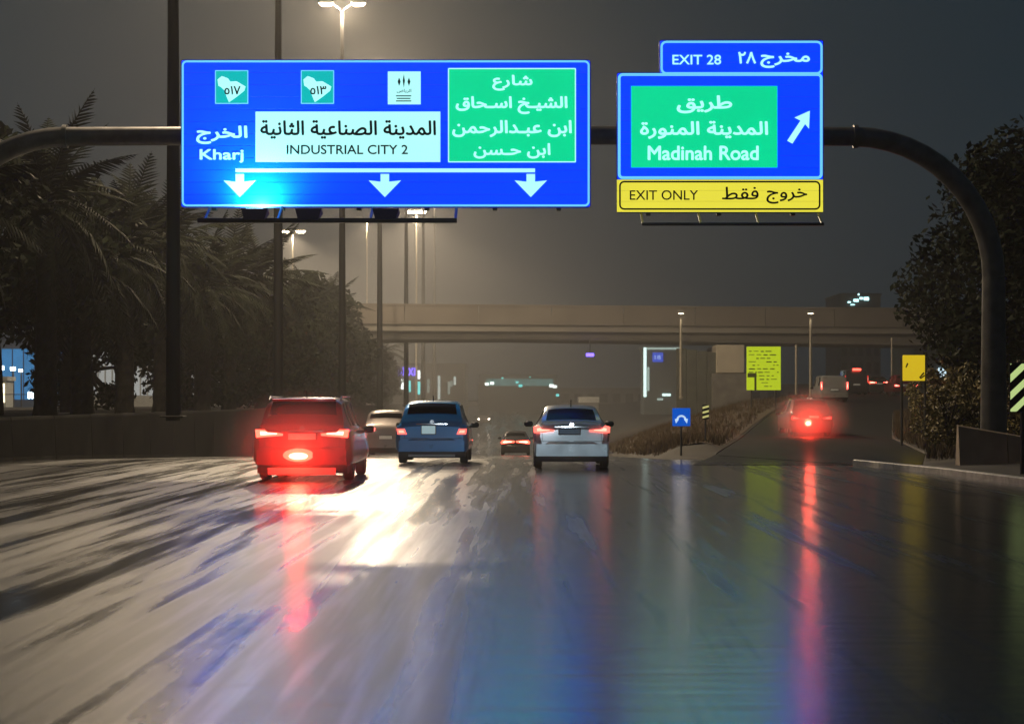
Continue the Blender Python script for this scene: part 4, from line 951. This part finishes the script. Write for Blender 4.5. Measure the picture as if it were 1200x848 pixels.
def tree(name, x, y, z, ms, label, group, rz=0, s=(1,1,1)):
    t = thing(name, (x,y,z), label, 'tree', group, rz); t.scale = s
    link('crown', ms[0], t); link('trunk', ms[1], t); return t
BACK = [tree_meshes(11, 3.1, 7.2, 46, 120, .17, 2.6, LEAF), tree_meshes(12, 3.3, 7.8, 50, 120, .17, 2.4, LEAF)]
bl = ['leafy tree behind the leftmost palm', 'leafy tree filling the gap left of the first pale slit', 'leafy tree behind the palms below the gantry corner', 'leafy tree behind the palms at the left end of the sign', 'leafy tree behind the palms below the first lamp post',
      'leafy tree behind the palms above the red suv', 'leafy tree at the falling end of the row', 'farthest leafy tree behind the last palm']
for i, (x, y) in enumerate(((-18.2,58),(-18.4,70),(-18.6,83),(-19.4,98),(-19.0,113),(-19,132),(-18.4,152),(-17.2,185))):
    tree('leafy_tree', x, y, 1.05, BACK[i % 2], bl[i], 'leafy trees behind the palms', rz=i*1.3, s=(1.25,1.25,1.18) if i < 4 else (1.1,1.1,1.05))
LOWT = [tree_meshes(15, 2.5, 6.6, 46, 130, .17, .6, LEAF), tree_meshes(16, 2.7, 7.2, 50, 130, .17, .5, LEAF)]
ll = ['low bushy tree between the trunks, %s' % q for q in ('beside the first wide pale gap','between the two wide pale gaps','left of the narrow pale slits','right of the narrow pale slits','below the second lamp post','straight above the red suv','behind the mirror of the red suv','over the half hidden grey suv','near the end of the row','next to last of the row','at the very end of the row')]
for i, (x, y, s_) in enumerate(((-19.4,90,1),(-17.2,103,1),(-17.0,117,1.05),(-16.5,128,1.15),(-15.8,138,1.3),(-15.2,149,1.3),(-15.0,159,1.2),(-14.9,170,1.08),(-14.7,182,.92),(-14.6,196,.75),(-14.6,212,.6))):
    tree('bushy_tree', x, y, 1.05, LOWT[i % 2], ll[i], 'low bushy trees between the palms', rz=i*1.1, s=(s_,s_,s_))
RT = tree_meshes(21, 4.6, 8.6, 130, 150, .15, 2.4, LEAF)
tree('round_tree', zx(1210,78), 78, .3, RT, 'big dark round tree left of the right gantry post', 'dark trees on the right')
RT2 = tree_meshes(22, 4.6, 12.0, 130, 150, .16, 3.0, LEAF)
tree('tall_tree', zx(1275,64), 64, .3, RT2, 'taller dark tree rising behind the right gantry post', 'dark trees on the right', s=(1,1,.80))
tree('leafy_tree', zx(1330,90), 90, .4, RT, 'dark tree mostly beyond the right picture edge', 'dark trees on the right', rz=2, s=(1,1,1.1))
# bushes on the right verge
BU = [tree_meshes(31+i, 1.0, 1.7, 22, 70, .075, .15, LEAFY) for i in range(3)]
bushlab = ['dry bush left of the barrier end','dry bush behind the barrier end','yellowish bush under the amber sign','yellowish bush before the right tree','tall dry bush left of the gantry post','dry bush behind the gantry post','small bush at the ramp edge','bush farthest up the ramp edge','low bush between ramp and barrier']
for i, (px_, Y, s) in enumerate(((1112,58,.9),(1146,60,1.15),(1104,86,1.1),(1125,80,1.5),(1150,72,1.5),(1192,66,1.4),(1086,76,.8),(1092,98,1.2),(1128,64,1.05))):
    tree('dry_bush', zx(px_,Y), Y, .25 if Y < 80 else .6, BU[i % 3], bushlab[i], 'dry bushes on the right verge', rz=i, s=(s,s,s))
    col.objects[-1] if False else None
# grass tufts on gore and verges
def grass(name, pts, label, m, seed, h=.22):
    r_ = random.Random(seed); b = MB()
    for x, y, z in pts:
        for _ in range(7):
            a = r_.uniform(0, 2*PI); d = Vector((math.cos(a), math.sin(a), 0)); hh = h*r_.uniform(.5,1.3); o = Vector((x+r_.uniform(-.12,.12), y+r_.uniform(-.12,.12), z-.02)); s = Vector((-d.y, d.x, 0))*.012
            b.add([o-s, o+s, o+d*hh*.5+Vector((0,0,hh))], [(0,1,2)])
    return tag(b.build(name, m), label, 'grass', kind='stuff')
r_ = random.Random(5); P = []
for _ in range(2600):
    Y = r_.uniform(66, 150); P.append(gore_pt(Y, r_.uniform(.03,.97)))
grass('dry_grass', P, 'dry brown grass on the earth slope between road and ramp', mat('dry_grass', (.085,.055,.025), .85, var=.4, scale=2), 4, .28)
P = []
for _ in range(2600):
    Y = r_.uniform(52, 110); rr = ramp(Y)[1]; x = rr+.2+r_.random()**1.5*7; P.append((x, Y, ramp(Y)[2]+.06+min(.3, .05*(x-rr))))
grass('verge_grass', P, 'dry grass tufts on the right verge beside the ramp', MATS['dry_grass'], 6, .30)

# ------------------------------------------------------------------ spray behind the red suv, haze over everything
def volume_mat(name, c, dens, falloff=False):
    m = bpy.data.materials.new(name); m.use_nodes = True; n = m.node_tree.nodes; l = m.node_tree.links
    n.remove(n['Principled BSDF']); v = n.new('ShaderNodeVolumePrincipled'); v.inputs['Color'].default_value = (*c, 1); v.inputs['Density'].default_value = dens
    v.inputs['Anisotropy'].default_value = .3 if falloff else .45
    l.new(v.outputs[0], n['Material Output'].inputs['Volume'])
    if falloff:
        t = n.new('ShaderNodeTexCoord'); le = n.new('ShaderNodeVectorMath'); le.operation = 'LENGTH'
        mp = n.new('ShaderNodeMapRange'); mp.interpolation_type = 'SMOOTHSTEP'; mp.inputs['From Min'].default_value = 1; mp.inputs['From Max'].default_value = 0
        mp.inputs['To Min'].default_value = 0; mp.inputs['To Max'].default_value = dens
        l.new(t.outputs['Object'], le.inputs[0]); l.new(le.outputs['Value'], mp.inputs['Value']); l.new(mp.outputs[0], v.inputs['Density'])
    return m
def spray(name, loc, rad, dens, label):
    bm = bmesh.new(); bmesh.ops.create_icosphere(bm, subdivisions=2, radius=1); me = bpy.data.meshes.new(name); bm.to_mesh(me); bm.free()
    me.materials.append(volume_mat(name+'_vol', (.9,.9,.9), dens, True)); o = link(name, me, None, loc); o.scale = rad
    return tag(o, label, 'spray', kind='stuff')
spray('tyre_spray', (zx(358,39), 39.0, .75), (1.9,1.3,1.2), .35, 'fine water spray hanging behind the red suv')
spray('tyre_spray', (zx(948,83), 82.6, .8), (1.9,1.6,1.4), .6, 'fine water spray glowing red behind the dark car on the ramp')
spray('tyre_spray', (zx(506,50)+.2, 49.5, .45), (1.9,2.2,.9), .10, 'low water spray hanging behind the blue crossover')
spray('tyre_spray', (zx(670,46.5), 46.5, .4), (1.5,1.8,.7), .08, 'low water spray hanging behind the white sedan')
spray('rain_mist', (-6, 190, 4), (80,85,34), .0065, 'pale rain mist hanging round the bridge')
hz = MB().box(-1550, 1550, -70, 1650, -4.2, 31).build('haze', volume_mat('haze_air', (.88,.87,.85), HAZE)); tag(hz, kind='stuff')
